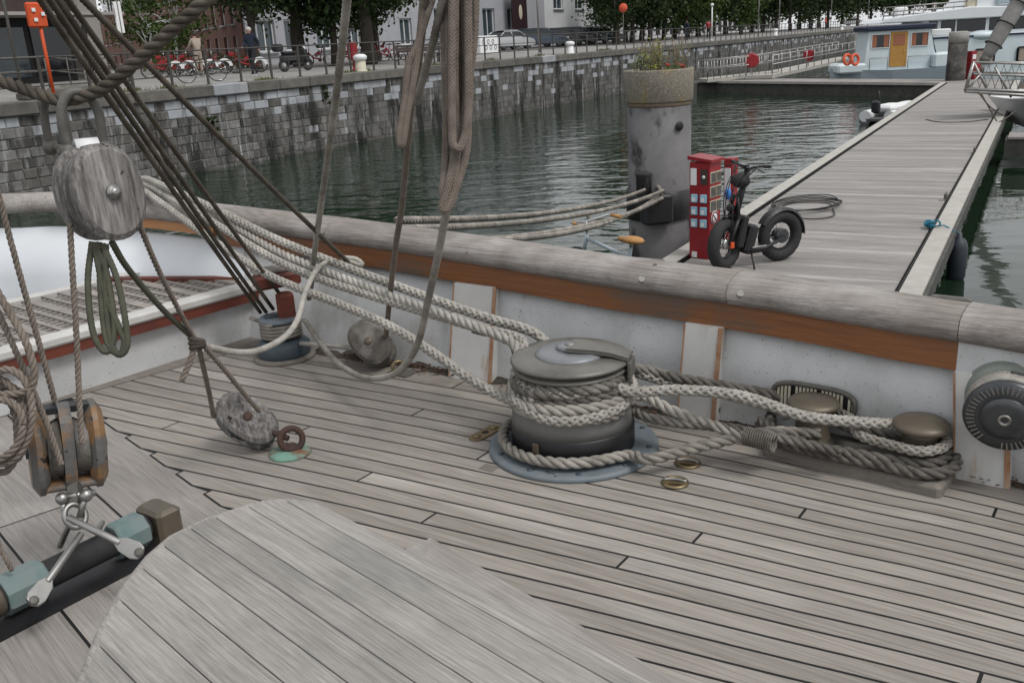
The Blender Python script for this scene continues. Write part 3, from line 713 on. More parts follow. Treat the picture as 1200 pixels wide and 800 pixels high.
# oval fairlead with a bar grille
def fairlead(px, py, w_, h_):
    c = PZ(px, py, .13); i = min(range(n_), key=lambda k_: (BC[k_] - V((c.x, c.y, 0))).length)
    t_ = BC[i].lerp(RC[i], .30); o = side(BC, i); x = V((-o.y, o.x, 0)); x = x if x.x > 0 else -x
    upd = (RC[i] - BC[i]).normalized(); ct = BC[i] + upd * .165 - o * .012
    ring = []
    for k_ in range(40):
        a = 2 * pi * k_ / 40; cx_, sx_ = math.cos(a), math.sin(a)
        ring.append(ct + x * (w_ / 2) * math.copysign(abs(cx_) ** .55, cx_) + upd * (h_ / 2) * math.copysign(abs(sx_) ** .75, sx_))
    fl = MB().tube(ring, .010, n=8, closed=True).build('fairlead', 'galv', bul)
    MB().add([ct + o * .006] + [q + o * .006 for q in ring], [(0, k_ + 1, (k_ + 1) % 40 + 1) for k_ in range(40)]).build('opening', 'dark_void', fl)
    nb_ = 22
    for k_ in range(nb_):
        s_ = (k_ + .5) / nb_ * 2 - 1; hh = h_ / 2 * (1 - abs(s_) ** 3.2) ** .5
        if k_ % 7 == 5: continue
        MB().bar(ct + x * s_ * w_ / 2 - upd * hh, ct + x * s_ * w_ / 2 + upd * hh, w_ / nb_ * .62, .006, up=-o).build('grille_bar', 'tan_buoy', fl)
fairlead(975, 468, .30, .105)
# ------------------------------------------------------------------ deck
CU = V((.81, -.586, 0)).normalized(); NI = V((-.586, -.81, 0)).normalized(); O0 = V((.703, 3.378, 0))
SP = [(-1.6, BC)]
def basept(s):
    """point of the deck edge, s metres towards the stern from O0"""
    best = None
    tgt = O0 - CU * s
    for a, b in zip(BC[44:], BC[45:]):
        sa, sb = (a - O0).dot(-CU), (b - O0).dot(-CU)
        if (sa - s) * (sb - s) <= 0 and abs(sa - sb) > 1e-6: return a.lerp(b, (s - sa) / (sb - sa))
    return tgt
def seam(d, s):
    p = basept(s); sm_ = O0 - CU * s
    e = (p - sm_).dot(NI); k_ = max(0, 1 - d / 1.3)      # planks straighten away from the edge
    q = sm_ + NI * (d * (1 + .10 * s) + e * (.25 + .75 * k_)); return V((q.x, q.y, 0))
def clip(poly, p, nrm):
    out = []
    for a, b in zip(poly, poly[1:] + poly[:1]):
        da, db = (a - p).dot(nrm), (b - p).dot(nrm)
        if da >= 0: out.append(a)
        if da * db < 0: out.append(a.lerp(b, da / (da - db)))
    return out
def inset(poly, d):
    n = len(poly); ar = sum(poly[i].x * poly[(i + 1) % n].y - poly[(i + 1) % n].x * poly[i].y for i in range(n)); sg = 1 if ar > 0 else -1; out = []
    for i in range(n):
        a, b, c = poly[i - 1], poly[i], poly[(i + 1) % n]; u, v = (b - a), (c - b)
        if u.length < 1e-6 or v.length < 1e-6: continue
        u.normalize(); v.normalize(); n1 = V((-u.y, u.x, 0)) * sg; n2 = V((-v.y, v.x, 0)) * sg; h = n1 + n2
        if h.length < 1e-4: out.append(b + n1 * d); continue
        h.normalize(); out.append(b + h * min(d / max(.35, h.dot(n1)), d * 2.5))
    return out
deck = MB().add([(-7, -4, -.006), (7, -4, -.006), (7, 1, -.006)] , [])
dpoly = [BC[i] - V((0, 0, .0012)) for i in range(n_)] + [V((3.2, -4, -.0012)), V((-5, -4, -.0012))]
deck = MB().add(dpoly, [tuple(range(len(dpoly)))]).build('deck', 'caulk'); deck['kind'] = 'structure'
def plank(poly, m="deck_teak", gap=.0046, z=0, th=.003):
    poly = inset([V((p.x, p.y, 0)) for p in poly], gap)
    if len(poly) < 3: return
    n = len(poly); mb = MB(); mb.add([V((p.x, p.y, z - th)) for p in poly] + [V((p.x, p.y, z)) for p in poly], [tuple(range(n, 2 * n))] + [(i, (i + 1) % n, n + (i + 1) % n, n + i) for i in range(n)])
    return mb.build('plank', m, deck)
K0, K1 = V((-1.712, 3.66, 0)), V((-1.041, 2.89, 0)); KD = (K1 - K0).normalized(); KN = V((-KD.y, KD.x, 0)); KN = KN if KN.x > 0 else -KN
BF0 = V((-1.99, 4.115, 0)); BFD = V((.735, .678, 0)).normalized(); BFN = V((BFD.y, -BFD.x, 0))      # margin by the bench
PITCH = .0755; D0 = .1505
ss = [-2.6 + .15 * i for i in range(38)]
# covering board along the bulwark
for sa, sb in ((-2.6, -.84), (-.84, 1.1), (1.1, 2.6)):
    s2 = [sa + (sb - sa) * i / 10 for i in range(11)]
    plank(clip([seam(-.12 * 0, s) + NI * -.06 for s in s2] + [seam(D0, s) for s in reversed(s2)], BF0, BFN), 'margin_teak')
jr = random.Random(5); nibs = []
butts = {3: [1.05], 6: [-1.5, .55], 9: [-.38, 1.9], 10: [.82], 7: [1.35], 12: [-.25, .42], 14: [-1.2], 5: [-.6], 1: [-1.1], 16: [.1], 18: [-.9], 20: [-1.6]}
for k_ in range(26):
    d0, d1 = D0 + PITCH * k_, D0 + PITCH * (k_ + 1)
    cutsS = [ss[0]] + sorted(butts.get(k_, [])) + [ss[-1]]
    for sa, sb in zip(cutsS, cutsS[1:]):
        m_ = max(4, int((sb - sa) / .15)); s2 = [sa + (sb - sa) * i / m_ for i in range(m_ + 1)]
        poly = [seam(d0, s) for s in s2] + [seam(d1, s) for s in reversed(s2)]
        poly = clip(poly, BF0, BFN); poly = clip(poly, K0, KN) if poly else poly
        if len(poly) < 3: continue
        # blunt nib where the plank runs out on the king plank
        tip = min(poly, key=lambda p: (p - K0).dot(KN) * 50 + p.dot(CU)); 
        if sb == ss[-1] and abs((tip - K0).dot(KN)) < 1e-4 and (tip - BF0).dot(BFN) > .02:
            # cut where the width has grown to a third
            cut = PITCH * .30 / math.tan(math.acos(min(1, KD.dot(CU))))
            cp = tip + CU * cut; poly = clip(poly, cp, CU); nibs.append((tip, cut))
        plank(poly)
# king plank with notches for the nibs
nibs.sort(key=lambda q: (q[0] - K0).dot(KD)); ang = math.acos(min(1, KD.dot(CU)))
kp = [K0 - KD * .40]
for tip, cut in nibs:
    kcut = tip + KD * (cut / math.cos(ang)); kp += [tip, tip + CU * cut, kcut]
kp += [K0 + KD * 4.2]
# the part of the king plank under each nib
KW = .27
plank(kp + [K0 + KD * 4.2 - KN * KW, K0 - KD * .62 - KN * KW], 'deck_teak_king')
for j in range(1, 4):
    a_, b_ = KW + (j - 1) * .33, KW + j * .33
    for u, v in ((-1.2, .62), (.62, 2.2), (2.2, 4.2)):
        plank(clip([K0 + KD * u - KN * a_, K0 + KD * v - KN * a_, K0 + KD * v - KN * b_, K0 + KD * u - KN * b_], BF0, BFN), 'deck_teak_king')
# margin along the bench
for u, v in ((-2.2, -.3), (-.3, .95)):
    plank([BF0 + BFD * u, BF0 + BFD * v, BF0 + BFD * v - BFN * .2, BF0 + BFD * u - BFN * .2], 'margin_teak')
# graving pieces beside the winch
for px, py in ((573, 548), (600, 470)): 
    c = PZ(px, py, 0); MB().box(c + V((0, 0, .0012)), (.06, .05, .002), DK).build('graving_piece', 'margin_teak', deck)
# dirt fillet caked along the foot of the bulwark
gm = MB(); gr_ = random.Random(31); prev = None
for q in range(120):
    s = -1.3 + q * .03; hh = max(.002, .012 + .010 * math.sin(q * .37) + .009 * math.sin(q * .91 + 1) + gr_.gauss(0, .004)); wdt = max(.006, .03 + .02 * math.sin(q * .23 + 2) + gr_.gauss(0, .008)); p = seam(0, s)
    row = [p - NI * .012 + V((0, 0, hh)), p + NI * wdt * .4 + V((0, 0, hh * .4)), p + NI * wdt + V((0, 0, .0012))]
    if prev: k_ = len(gm.v); gm.add(prev + row, [(0, 1, 4, 3), (1, 2, 5, 4)], True)
    prev = row
tag(gm.build('dirt_fillet', 'dirt', kind='stuff'), 'dark dirt caked in the corner where bulwark meets deck', 'dirt')
# grime and leaf litter collected under the bulwark
lr = random.Random(9); lit = MB()
for _ in range(900):
    s = lr.uniform(-1.2, 2.2); d = abs(lr.gauss(0, .035)); 
    if math.sin(s * 5.1) + math.sin(s * 11.7) < -.1 and lr.random() < .8: continue
    p = seam(d, s) + V((0, 0, .004)); z_ = lr.uniform(.004, .02); a = lr.random() * 6.28; r_ = lr.uniform(.004, .014)
    lit.add([p + V((math.cos(a + q) * r_, math.sin(a + q) * r_ * .6, z_ + lr.uniform(-.006, .006))) for q in (0, 1.6, 3.1, 4.7)], [(0, 1, 2, 3)])
tag(lit.build('leaf_litter', 'leaf_litter', kind='stuff'), 'dry brown leaf litter and grime along the foot of the bulwark', 'debris')
# ------------------------------------------------------------------ stern bench with grating
bz = .30
ed0, ed1 = V((-2.98, 2.93, 0)), V((-1.27, 4.96, 0)); bd = (ed1 - ed0).normalized(); bn = V((-bd.y, bd.x, 0)); BL = (ed1 - ed0).length
bch = thing('stern_bench', 'low stern bench with weathered wooden grating top and red edge', 'bench', (ed0.x, ed0.y, 0), math.atan2(bd.y, bd.x))
def blocal(p): q = V((p[0], p[1], 0)) - ed0; return V((q.dot(bd), q.dot(bn), 0))
MB().cbox((BL / 2, .045, bz - .022), (BL, .09, .05), .012).build('front_trim', 'bench_white', bch)
MB().box((BL / 2, .05, bz - .072), (BL - .01, .07, .05)).build('red_edge', 'red_paint', bch)
MB().box((BL / 2, .09, bz / 2 - .05), (BL, .05, bz - .1)).build('bench_front', 'white_paint', bch)
MB().box((BL / 2, .5, bz - .16), (BL, .8, .02)).build('grating_shade_sheet', 'dark_void', bch)  # near-black sheet stands in for the shade below the grating holes
GD = .80
MB().box((BL / 2 - .12, GD + .12, bz - .022), (BL - .24, .09, .045)).build('back_trim', 'bench_white', bch)
x = .12; k = 0
while x < BL - .12:
    y1 = GD + .08 if x < BL - .42 else max(.25, (GD + .08) * (BL - x) / .42)
    wd = .024 if k % 3 else .055
    MB().box((x, (.085 + y1) / 2, bz - .018), (wd, y1 - .085, .03)).build('slat', 'grating', bch); x += .088; k += 1
y = .15
while y < GD + .05:
    L2 = BL - .1 - max(0, (y - .2) * .5)
    MB().box((L2 / 2, y, bz - .026), (L2, .018, .03)).build('cross_slat', 'grating', bch); y += .056
a = V((BL - .03, .06, bz)); b2 = V((BL - .50, GD + .15, bz))
MB().bar(a + V((0, 0, -.02)), b2 + V((0, 0, -.02)), .05, .055).build('end_trim', 'red_paint', bch)
# ------------------------------------------------------------------ hatch in the foreground
HA = V((.69, -.72, 0)).normalized(); HB = V((.72, .69, 0)).normalized()
def hp(a, b, z=0): p = HA * a + HB * b; return V((p.x, p.y, z))
hz = .40
hat = thing('companion_hatch', 'large weathered teak hatch lid with rounded end on the deck', 'hatch', hp(-1.4, .7, 0), 0, world=True)
arc = lambda ca, cb, ra, rb, a0, a1, n=8: [V((ca + ra * math.cos(math.radians(a0 + (a1 - a0) * i / n)), cb + rb * math.sin(math.radians(a0 + (a1 - a0) * i / n)), 0)) for i in range(n + 1)]
ol = [V((-.2, 1.085, 0)), V((-1.80, 1.085, 0))] + arc(-1.84, .955, .145, .13, 92, 176, 6) + [V((-1.987, .85, 0)), V((-1.97, .755, 0)), V((-1.925, .68, 0)), V((-1.85, .595, 0)), V((-1.74, .50, 0)), V((-1.6, .40, 0)), V((-1.42, .29, 0)), V((-1.2, .18, 0)), V((-.9, .06, 0)), V((-.2, -.1, 0))]
camber = lambda b: hz - .16 * max(0, abs(b - .72)) ** 2
SB = [-.2, .20, .29, .38, .47, .56, .645, .72, .80, .868, .955, 1.04, 1.2]
for b0, b1 in zip(SB, SB[1:]):
    pg = clip(clip(ol, V((0, b0, 0)), V((0, 1, 0))), V((0, b1, 0)), V((0, -1, 0)))
    if len(pg) < 3: continue
    pg = inset(pg, .0011); n = len(pg); top = [hp(p.x, p.y, camber(p.y)) for p in pg]; bot = [hp(p.x, p.y, camber(p.y) - .035) for p in pg]
    MB().add(bot + top, [tuple(range(n, 2 * n)), tuple(range(n - 1, -1, -1))] + [(i, (i + 1) % n, n + (i + 1) % n, n + i) for i in range(n)]).build('board', 'hatch_teak', hat, bevel=.002)
rim_ = [V((p.x, p.y, 0)) for p in ol]; rim_ = [hp(p.x, p.y, camber(p.y) - .0155) for p in rim_]
MB().tube(rim_, .0165, n=10).build('rim', 'hatch_teak', hat)
def ring_sc(k, z): c = V((-1.0, .62, 0)); return [hp(*(c + (p - c) * k)[:2], z) for p in ol]
MB().add(ring_sc(.985, .355) + ring_sc(.985, .385 - .06), [tuple(range(len(ol)))]).build('under_board', 'caulk', hat)
r0, r1 = ring_sc(.93, 0), ring_sc(.93, .36); n = len(ol)
MB().add(r0 + r1, [(i, (i + 1) % n, n + (i + 1) % n, n + i) for i in range(n)]).build('coaming', 'deck_teak_king', hat)
# sill board beside the hatch
kc = PZ(506, 628, .05); ki = PZ(482, 652, .05)
kd = (PZ(812, 806, .05) - kc).normalized(); kn = V((-kd.y, kd.x, 0)); kn = -kn if kn.dot(ki - kc) < 0 else kn
kw_ = .135
def kpt(u, v, z): p = kc + kd * u + kn * v; return V((p.x, p.y, z))
MB().add([kpt(0, 0, -.004), kpt(1.8, 0, -.004), kpt(1.8, .012, .055), kpt(.012, .012, .055), kpt(1.8, .11, .058), kpt(.11, .11, .058)], [(0, 1, 2, 3), (3, 2, 4, 5)]).build('sill', 'deck_teak_king', hat)
MB().add([kpt(0, 0, -.004), kpt(.012, .012, .055), kpt(.11, .11, .058), kpt(.11, .50, .058), kpt(.012, .50, .055), kpt(0, .5, -.004)], [(1, 0, 5, 4), (2, 1, 4, 3)]).build('sill_end', 'deck_teak_king', hat)
MB().add([kpt(.112, .113, .050), kpt(1.8, .113, .050), kpt(1.8, .5, .05), kpt(.112, .5, .05)], [(0, 1, 2, 3)]).build('sill_board', 'deck_teak_king', hat)
# ================================================================== DECK HARDWARE
def ZC(p): return ((p - V((0, 0, CAM_Z))).dot(MR @ V((0, 0, 1))))
def W(pts, z0, z1):
    """points of a line seen at photo positions pts whose distance runs from z0 to z1 (straight in depth)"""
    q = [V((a, b, 0)) for a, b in pts]; L = [0]
    for a, b in zip(q, q[1:]): L.append(L[-1] + (b - a).length)
    return [PD(p.x, p.y, 1 / (1 / z0 + (1 / z1 - 1 / z0) * l_ / L[-1])) for p, l_ in zip(q, L)]
def frame_of(z, x=None):
    z = V(z).normalized(); x = V(x) if x is not None else z.orthogonal(); x = (x - z * x.dot(z)).normalized(); return Matrix((x, z.cross(x), z)).transposed()
def circ(c, M, r, n=24, a0=0, a1=360, rz=None): return [V(c) + M @ V((r * math.cos(math.radians(a0 + (a1 - a0) * i / n)), (rz or r) * math.sin(math.radians(a0 + (a1 - a0) * i / n)), 0)) for i in range(n + (0 if abs(a1 - a0) == 360 else 1))]
# ------------------------------------------------------------------ big capstan winch
CC = V((.208, 3.202, 0))
cap = thing('capstan_winch', 'big grey capstan winch on blue base plate wrapped in mooring rope', 'winch', CC, world=True)
bp_ = MB().lathe([(.316, .0), (.318, .006), (.314, .017), (.30, .020), (.23, .021)], CC, 48).build('base_plate', 'blue_grey', cap)
for k in range(10):
    a = k * .628 + .3; MB().lathe([(.011, 0), (.010, .005), (.004, .006)], CC + V((.285 * math.cos(a), .285 * math.sin(a), .019)), 10).build('bolt', 'blue_dark', bp_)
bd_ = MB().lathe([(.229, .018), (.229, .105), (.223, .112)], CC, 48).build('band', 'black_metal', cap)
a = -2.25; MB().cbox(CC + V((.232 * math.cos(a), .232 * math.sin(a), .075)), (.028, .012, .05), .004, a + pi / 2).build('clip', 'bronze_dull', bd_)
MB().lathe([(.225, .108), (.223, .15), (.215, .185), (.195, .205), (.172, .215), (.165, .25), (.166, .30), (.18, .315)], CC, 48).build('drum', 'grey_drum', cap)
MB().lathe([(.16, .300), (.205, .312), (.212, .320), (.208, .327), (.15, .331)], CC, 48).build('lower_flange', 'grey_cap', cap)
tp_ = MB().lathe([(.15, .333), (.205, .338), (.219, .346), (.219, .352), (.212, .359), (.17, .365), (.125, .367)], CC, 48).build('top_flange', 'grey_cap', cap)
MB().lathe([(.128, .362), (.126, .372), (.105, .381), (.05, .385)], CC, 36).build('dome', 'dome_grey', tp_)
MB().lathe([(.05, .382), (.049, .397), (.040, .400), (.02, .4005)], CC, 24).build('hub_cap', 'dome_grey', tp_)
MB().lathe([(.018, .4), (.017, .405), (.006, .405), (.004, .401)], CC, 12).build('socket', 'steel', tp_)
arm = MB(); a = -.32; ad = V((math.cos(a), math.sin(a), 0)); an = V((-ad.y, ad.x, 0))
pro = [(.0, .062), (.05, .058), (.10, .046), (.16, .040), (.20, .042), (.222, .045)]; top = [CC + ad * u + an * s * w_ + V((0, 0, .404 - .030 * (u / .222) ** 2)) for u, w_ in pro for s in (-1, 1)]
bot = [p - V((0, 0, .012)) for p in top]; n = len(pro)
arm.add(top + bot, [(2 * i, 2 * i + 2, 2 * i + 3, 2 * i + 1) for i in range(n - 1)] + [(2 * n + 2 * i, 2 * n + 2 * i + 1, 2 * n + 2 * i + 3, 2 * n + 2 * i + 2) for i in range(n - 1)] + [(2 * i + s, 2 * i + 2 + s, 2 * n + 2 * i + 2 + s, 2 * n + 2 * i + s) for i in range(n - 1) for s in (0, 1)])
arm.box(CC + ad * .224 + V((0, 0, .325)), (.014, .085, .062), a); arm.build('feeder_arm', 'grey_cap', cap, bevel=.003)
# ------------------------------------------------------------------ bollards
b1, b2 = PZ(953, 471, .19), PZ(1080, 496, .19); b1.z = b2.z = 0; bv = (b2 - b1).normalized(); bang = math.atan2(bv.y, bv.x); bnv = V((bv.y, -bv.x, 0))
bol = thing('double_bollard', 'pair of bronze mushroom topped mooring bollards on a wooden base', 'bollard', (b1 + b2) / 2, world=True)
MB().cbox((b1 + b2) / 2 + bnv * .015 + bv * -.01 + V((0, 0, .014)), (.60, .23, .058), .012, bang).build('base_plank', 'margin_teak', bol)
MB().cbox((b1 + b2) / 2 + V((0, 0, .048)), (.50, .15, .018), .006, bang).build('base_plate', 'galv', bol)
for b in (b1, b2):
    p_ = MB().lathe([(.072, .05), (.066, .062), (.058, .08), (.055, .15), (.062, .17)], b, 32).build('post', 'bronze_dull', bol)
    MB().lathe([(.05, .165), (.082, .172), (.091, .181), (.090, .190), (.080, .199), (.045, .206), (.005, .208)], b, 36).build('cap', 'bronze_dull', p_)
# ------------------------------------------------------------------ mooring ropes on the capstan and bollards
RR = .0205
def ang_pt(r, deg, z): return CC + V((r * math.cos(math.radians(deg)), r * math.sin(math.radians(deg)), z))
G1 = 'mooring ropes from rail to capstan'
st = [PZ(150, 204, .72), PZ(166, 214, .74)]
rope([V((-2.6, 6.5, .45)), PZ(163, 212, .76)] + W([(200, 222), (262, 250), (330, 283), (440, 326), (560, 369), (628, 391)], 5.15, 3.60) + [ang_pt(.196, 100, .27), ang_pt(.2, 40, .262)] + W([(748, 437), (800, 452), (850, 462), (920, 480), (945, 484)], 3.52, 3.44),
     RR, 'rope_pale', 'mooring_rope', 'pale plaited mooring rope, uppermost of three running along the rail', group=G1, kind='plait')
rope([V((-2.5, 6.6, .42)), PZ(166, 217, .745)] + W([(210, 238), (252, 262), (340, 313), (450, 351), (560, 384), (612, 400)], 5.05, 3.53) + [ang_pt(.205, 170, .28), ang_pt(.2, 215, .282), ang_pt(.2, 265, .285), ang_pt(.205, 310, .287)] + W([(742, 459), (800, 457), (870, 464), (940, 487), (1000, 494), (1046, 497)], 3.25, 3.10),
     RR * .95, 'rope_pale', 'mooring_rope', 'pale plaited mooring rope crossing the front of the capstan drum to the bollards', group=G1, kind='plait')
rope([V((-2.4, 6.6, .40)), PZ(168, 224, .735)] + W([(215, 257), (262, 290), (320, 325), (400, 357), (455, 381), (500, 408), (556, 447), (598, 469)], 4.95, 3.40) + [ang_pt(.232, 205, .232), ang_pt(.237, 240, .205), ang_pt(.238, 270, .200), ang_pt(.236, 305, .215), ang_pt(.23, 335, .235), ang_pt(.22, 15, .25), ang_pt(.21, 60, .26)],
     RR * .95, 'rope_pale', 'mooring_rope', 'pale plaited mooring rope dipping lowest before it wraps the capstan', group=G1, kind='plait')
rope([PZ(158, 206, .70), PZ(172, 217, .75)] + W([(225, 233), (262, 256), (330, 297), (440, 340), (560, 384), (606, 408)], 5.1, 3.5) + [ang_pt(.215, 185, .245), ang_pt(.215, 230, .25)], .02, 'rope_pale', 'mooring_rope', 'pale twisted mooring rope between the uppermost and the crossing plaited ropes', group=G1, kind='laid')
# dark wraps round the capstan
hx = []
for k in range(0, 96):
    a = 160 + k * 13.0; z = .238 + .0175 * (k * 13 / 360) + .0; r = .196 + .012 * math.sin(k * .35)
    hx.append(ang_pt(r, a, z + (.0 if k < 60 else .0)))
rope(W([(556, 385), (600, 400)], 3.9, 3.55) + hx + W([(745, 432), (800, 444), (860, 454), (910, 463), (930, 470)], 3.50, 3.44), RR, 'rope_grey', 'mooring_rope', 'dark rope wound several turns round the capstan waist', group='mooring ropes between capstan and bollards', kind='laid')
hx = [ang_pt(.222 + .004 * math.sin(k), 140 + k * 13, .225 + .035 * math.sin(math.radians(k * 13 * .5)) * (k / 40)) for k in range(42)]
rope(hx + W([(748, 463), (790, 482), (840, 500), (880, 514), (908, 526)], 3.38, 3.16), RR, 'rope_mid', 'mooring_rope', 'grey laid rope slanting down from the capstan to a whipped end', group='mooring ropes between capstan and bollards', kind='laid')
rope([ang_pt(.19, 60, .20), ang_pt(.21, 20, .15)] + W([(752, 487), (800, 496), (850, 500), (905, 511), (960, 524), (985, 530)], 3.36, 3.08), RR * .85, 'rope_grey', 'mooring_rope', 'dark laid rope lying low between the capstan and first bollard', group='mooring ropes between capstan and bollards', kind='laid')
lo = [ang_pt(.262, a, .052) for a in range(110, 300, 12)]
rope([ang_pt(.25, 95, .05)] + lo + [ang_pt(.285, 310, .05)] + W([(760, 538), (800, 528), (850, 516), (900, 506), (960, 508)], 3.20, 3.25), RR, 'rope_mid', 'mooring_rope', 'pale laid rope looped low round the foot of the capstan', group='mooring ropes between capstan and bollards', kind='laid')
# whipping
wp = W([(872, 510), (908, 519)], 3.14, 3.09); d_ = (wp[1] - wp[0])
sp = [];  fm = frame_of(d_)
for k in range(0, 140): sp.append(wp[0] + d_ * (k / 140) + fm @ V((.030 * math.cos(k * .6), .030 * math.sin(k * .6), 0)))
tag(MB().tube(sp, .0032, n=6).build('rope_whipping', 'rope_grey'), 'grey twine whipping wound tightly round the slanting rope', 'twine')
# loops on the bollards
def bl(b, deg, r, z): a = math.radians(deg) + bang; return b + V((r * math.cos(a), r * math.sin(a), z))
GB = 'rope loops on the bollards'
rope([bl(b1, 100, .13, .09), bl(b1, 60, .10, .10), bl(b1, 20, .14, .10)] + [bl(b2, 130, .085, .10), bl(b2, 90, .082, .095), bl(b2, 40, .082, .09), bl(b2, 0, .083, .088), bl(b2, -45, .083, .085), bl(b2, -100, .085, .08)] + [bl(b1, -55, .16, .085), bl(b1, -95, .11, .085), bl(b1, -150, .12, .085), bl(b1, 180, .2, .07)],
     RR, 'rope_grey', 'bollard_rope', 'dark laid rope loop lying round both bollards, upper turn', group=GB, kind='laid')
rope([bl(b2, 140, .10, .155), bl(b2, 90, .08, .14), bl(b2, 30, .08, .135), bl(b2, -20, .08, .132), bl(b2, -70, .084, .128), bl(b2, -120, .10, .13), bl(b1, -20, .20, .135), bl(b1, 25, .12, .14), bl(b1, 90, .08, .135), bl(b1, 150, .08, .13), bl(b1, 200, .1, .13)],
     RR * .85, 'rope_mid', 'bollard_rope', 'grey plaited rope crossing between the bollards under their caps', group=GB, kind='plait')
rope([bl(b1, 150, .25, .062), bl(b1, -130, .13, .066), bl(b1, -60, .15, .066), bl(b2, -130, .15, .066), bl(b2, -70, .12, .066), bl(b2, -20, .12, .07), bl(b2, 30, .11, .075), bl(b2, 90, .10, .09), bl(b2, 150, .12, .08), bl(b1, 40, .15, .075)],
     RR, 'rope_grey', 'bollard_rope', 'dark laid rope loop resting lowest on the bollard base', group=GB, kind='laid')
0 and rope([bl(b2, -150, .2, .10), bl(b2, -95, .125, .10), bl(b2, -50, .12, .10), bl(b2, 0, .115, .115), bl(b2, 50, .1, .125), bl(b2, 110, .09, .125)], RR, 'rope_mid', 'bollard_rope', 'grey laid rope hugging the front of the right hand bollard', group=GB, kind='laid')
# ------------------------------------------------------------------ small blue winch with rope turns
sw = PZ(334, 418, 0)
win = thing('small_winch', 'small blue grey winch with rope turns at the deck corner', 'winch', sw, world=True)
MB().lathe([(.155, 0), (.155, .012), (.14, .02)], sw, 32).build('foot_ring', 'margin_teak', win)
MB().lathe([(.128, .012), (.132, .03), (.132, .075), (.120, .088), (.105, .10), (.095, .105)], sw, 32).build('base', 'blue_dark', win)
MB().lathe([(.085, .10), (.082, .19)], sw, 28).build('drum', 'blue_dark', win)
tp_ = MB().lathe([(.085, .188), (.104, .196), (.106, .206), (.098, .214), (.03, .218)], sw, 32).build('top', 'blue_grey', win)
MB().cbox(sw + V((0, 0, .221)), (.15, .035, .012), .004, .5).build('feeder_arm', 'blue_dark', tp_)
hx = [sw + V(((.096) * math.cos(math.radians(a)), .096 * math.sin(math.radians(a)), .112 + .0175 * a / 360)) for a in range(0, 1700, 15)]
rope(hx + [sw + V((-.16, .05, .20))], .0095, 'rope_mid', 'winch_rope', 'beige rope turns wound on the small blue winch', kind='braid')
# ------------------------------------------------------------------ red mooring post beside the bench
rp = PD(334, 352, 4.62); post = thing('red_post', 'red painted bench leg bracket beside the small winch', 'bracket', (rp.x, rp.y, 0), world=True)
MB().cbox((rp.x, rp.y, rp.z / 2 + .02), (.085, .085, rp.z + .04), .012, .3).build('leg', 'red_paint', post); q_ = PD(324, 327, 4.64)
MB().cbox(q_, (.22, .12, .07), .012, .5).build('head', 'red_paint', post); MB().cbox(q_ + V((-.02, .02, .045)), (.20, .11, .02), .006, .5).build('top_board', 'grating', post)
# ------------------------------------------------------------------ horizontal winch on the right
wb = PD(1182, 464, 2.98); wax = (NI + V((.10, 0, -.12))).normalized(); Mw = frame_of(wax, (0, 0, 1))
hw = thing('wall_winch', 'grey drum winch mounted sideways on the bulwark at right edge', 'winch', wb, world=True)
MB().lathe([(.135, -.12), (.137, -.02), (.133, .03), (.118, .055)], wb, 40, M=Mw).build('housing', 'winch_green', hw)
MB().lathe([(.10, .04), (.098, .12)], wb, 32, M=Mw).build('drum', 'winch_metal', hw)
fc = MB().lathe([(.102, .115), (.118, .122), (.121, .135), (.112, .148), (.07, .152)], wb, 40, M=Mw).build('face_ring', 'winch_metal', hw)
for k in range(44):
    if 17 < k < 22: continue
    a = 2 * pi * k / 44; c = wb + Mw @ V((.097 * math.cos(a), .097 * math.sin(a), .1515)); MB().box(c, (.024, .004, .006), M=Mw @ Matrix.Rotation(a, 3, 'Z')).build('tooth', 'steel', fc)
ct_ = MB().lathe([(.072, .15), (.070, .160), (.045, .163), (.02, .164)], wb, 32, M=Mw).build('centre_cap', 'winch_metal', hw)
MB().lathe([(.020, .162), (.020, .169), (.012, .169), (.011, .163)], wb, 16, M=Mw).build('socket', 'steel', ct_)
MB().cbox(wb + Mw @ V((-.03, -.07, .156)), (.06, .11, .012), .004, M=Mw).build('feeder_arm', 'winch_metal', hw)
MB().bar(wb - wax * .09, wb - wax * .26, .20, .20).build('bracket', 'white_frame', hw)
hx = [wb + Mw @ V((.109 * math.cos(math.radians(a)), .109 * math.sin(math.radians(a)), .062 + .019 * a / 360)) for a in range(0, 900, 12)]
rope(hx, .0105, 'rope_pale', 'winch_rope', 'pale rope turns on the sideways winch drum', kind='braid')
# ------------------------------------------------------------------ deck eyes and plates
pe = PZ(340, 531, 0); eye = thing('pad_eye', 'round green bronze deck plate with rusty ring', 'deck ring', pe, world=True)
MB().lathe([(.081, 0), (.080, .008), (.066, .014), (.03, .02)], pe, 28).build('plate', 'verdigris', eye)
Me = frame_of((.35, -.9, .25), (0, 0, 1)); MB().tube(circ(pe + V((.012, 0, .058)), Me, .042, 24), .0125, n=10, closed=True).build('ring', 'rust_dark', eye)
MB().lathe([(.032, .012), (.030, .03), (.022, .036)], pe + V((.005, 0, 0)), 16).build('boss', 'rust_dark', eye)
def pill(c, L, w_, ang, z):
    n = 8; pts = [V((L / 2 - w_ / 2 + w_ / 2 * math.cos(a), w_ / 2 * math.sin(a), 0)) for a in [-pi / 2 + pi * i / n for i in range(n + 1)]] + [V((-L / 2 + w_ / 2 + w_ / 2 * math.cos(a), w_ / 2 * math.sin(a), 0)) for a in [pi / 2 + pi * i / n for i in range(n + 1)]]
    return MB().prism([(p.x, p.y) for p in pts], 0, z, M=Matrix.Rotation(ang, 3, 'Z'), o=c)
pc = PZ(569, 508, 0); ang_ = math.atan2(*(PZ(588, 497, 0) - PZ(550, 517, 0)).yx)
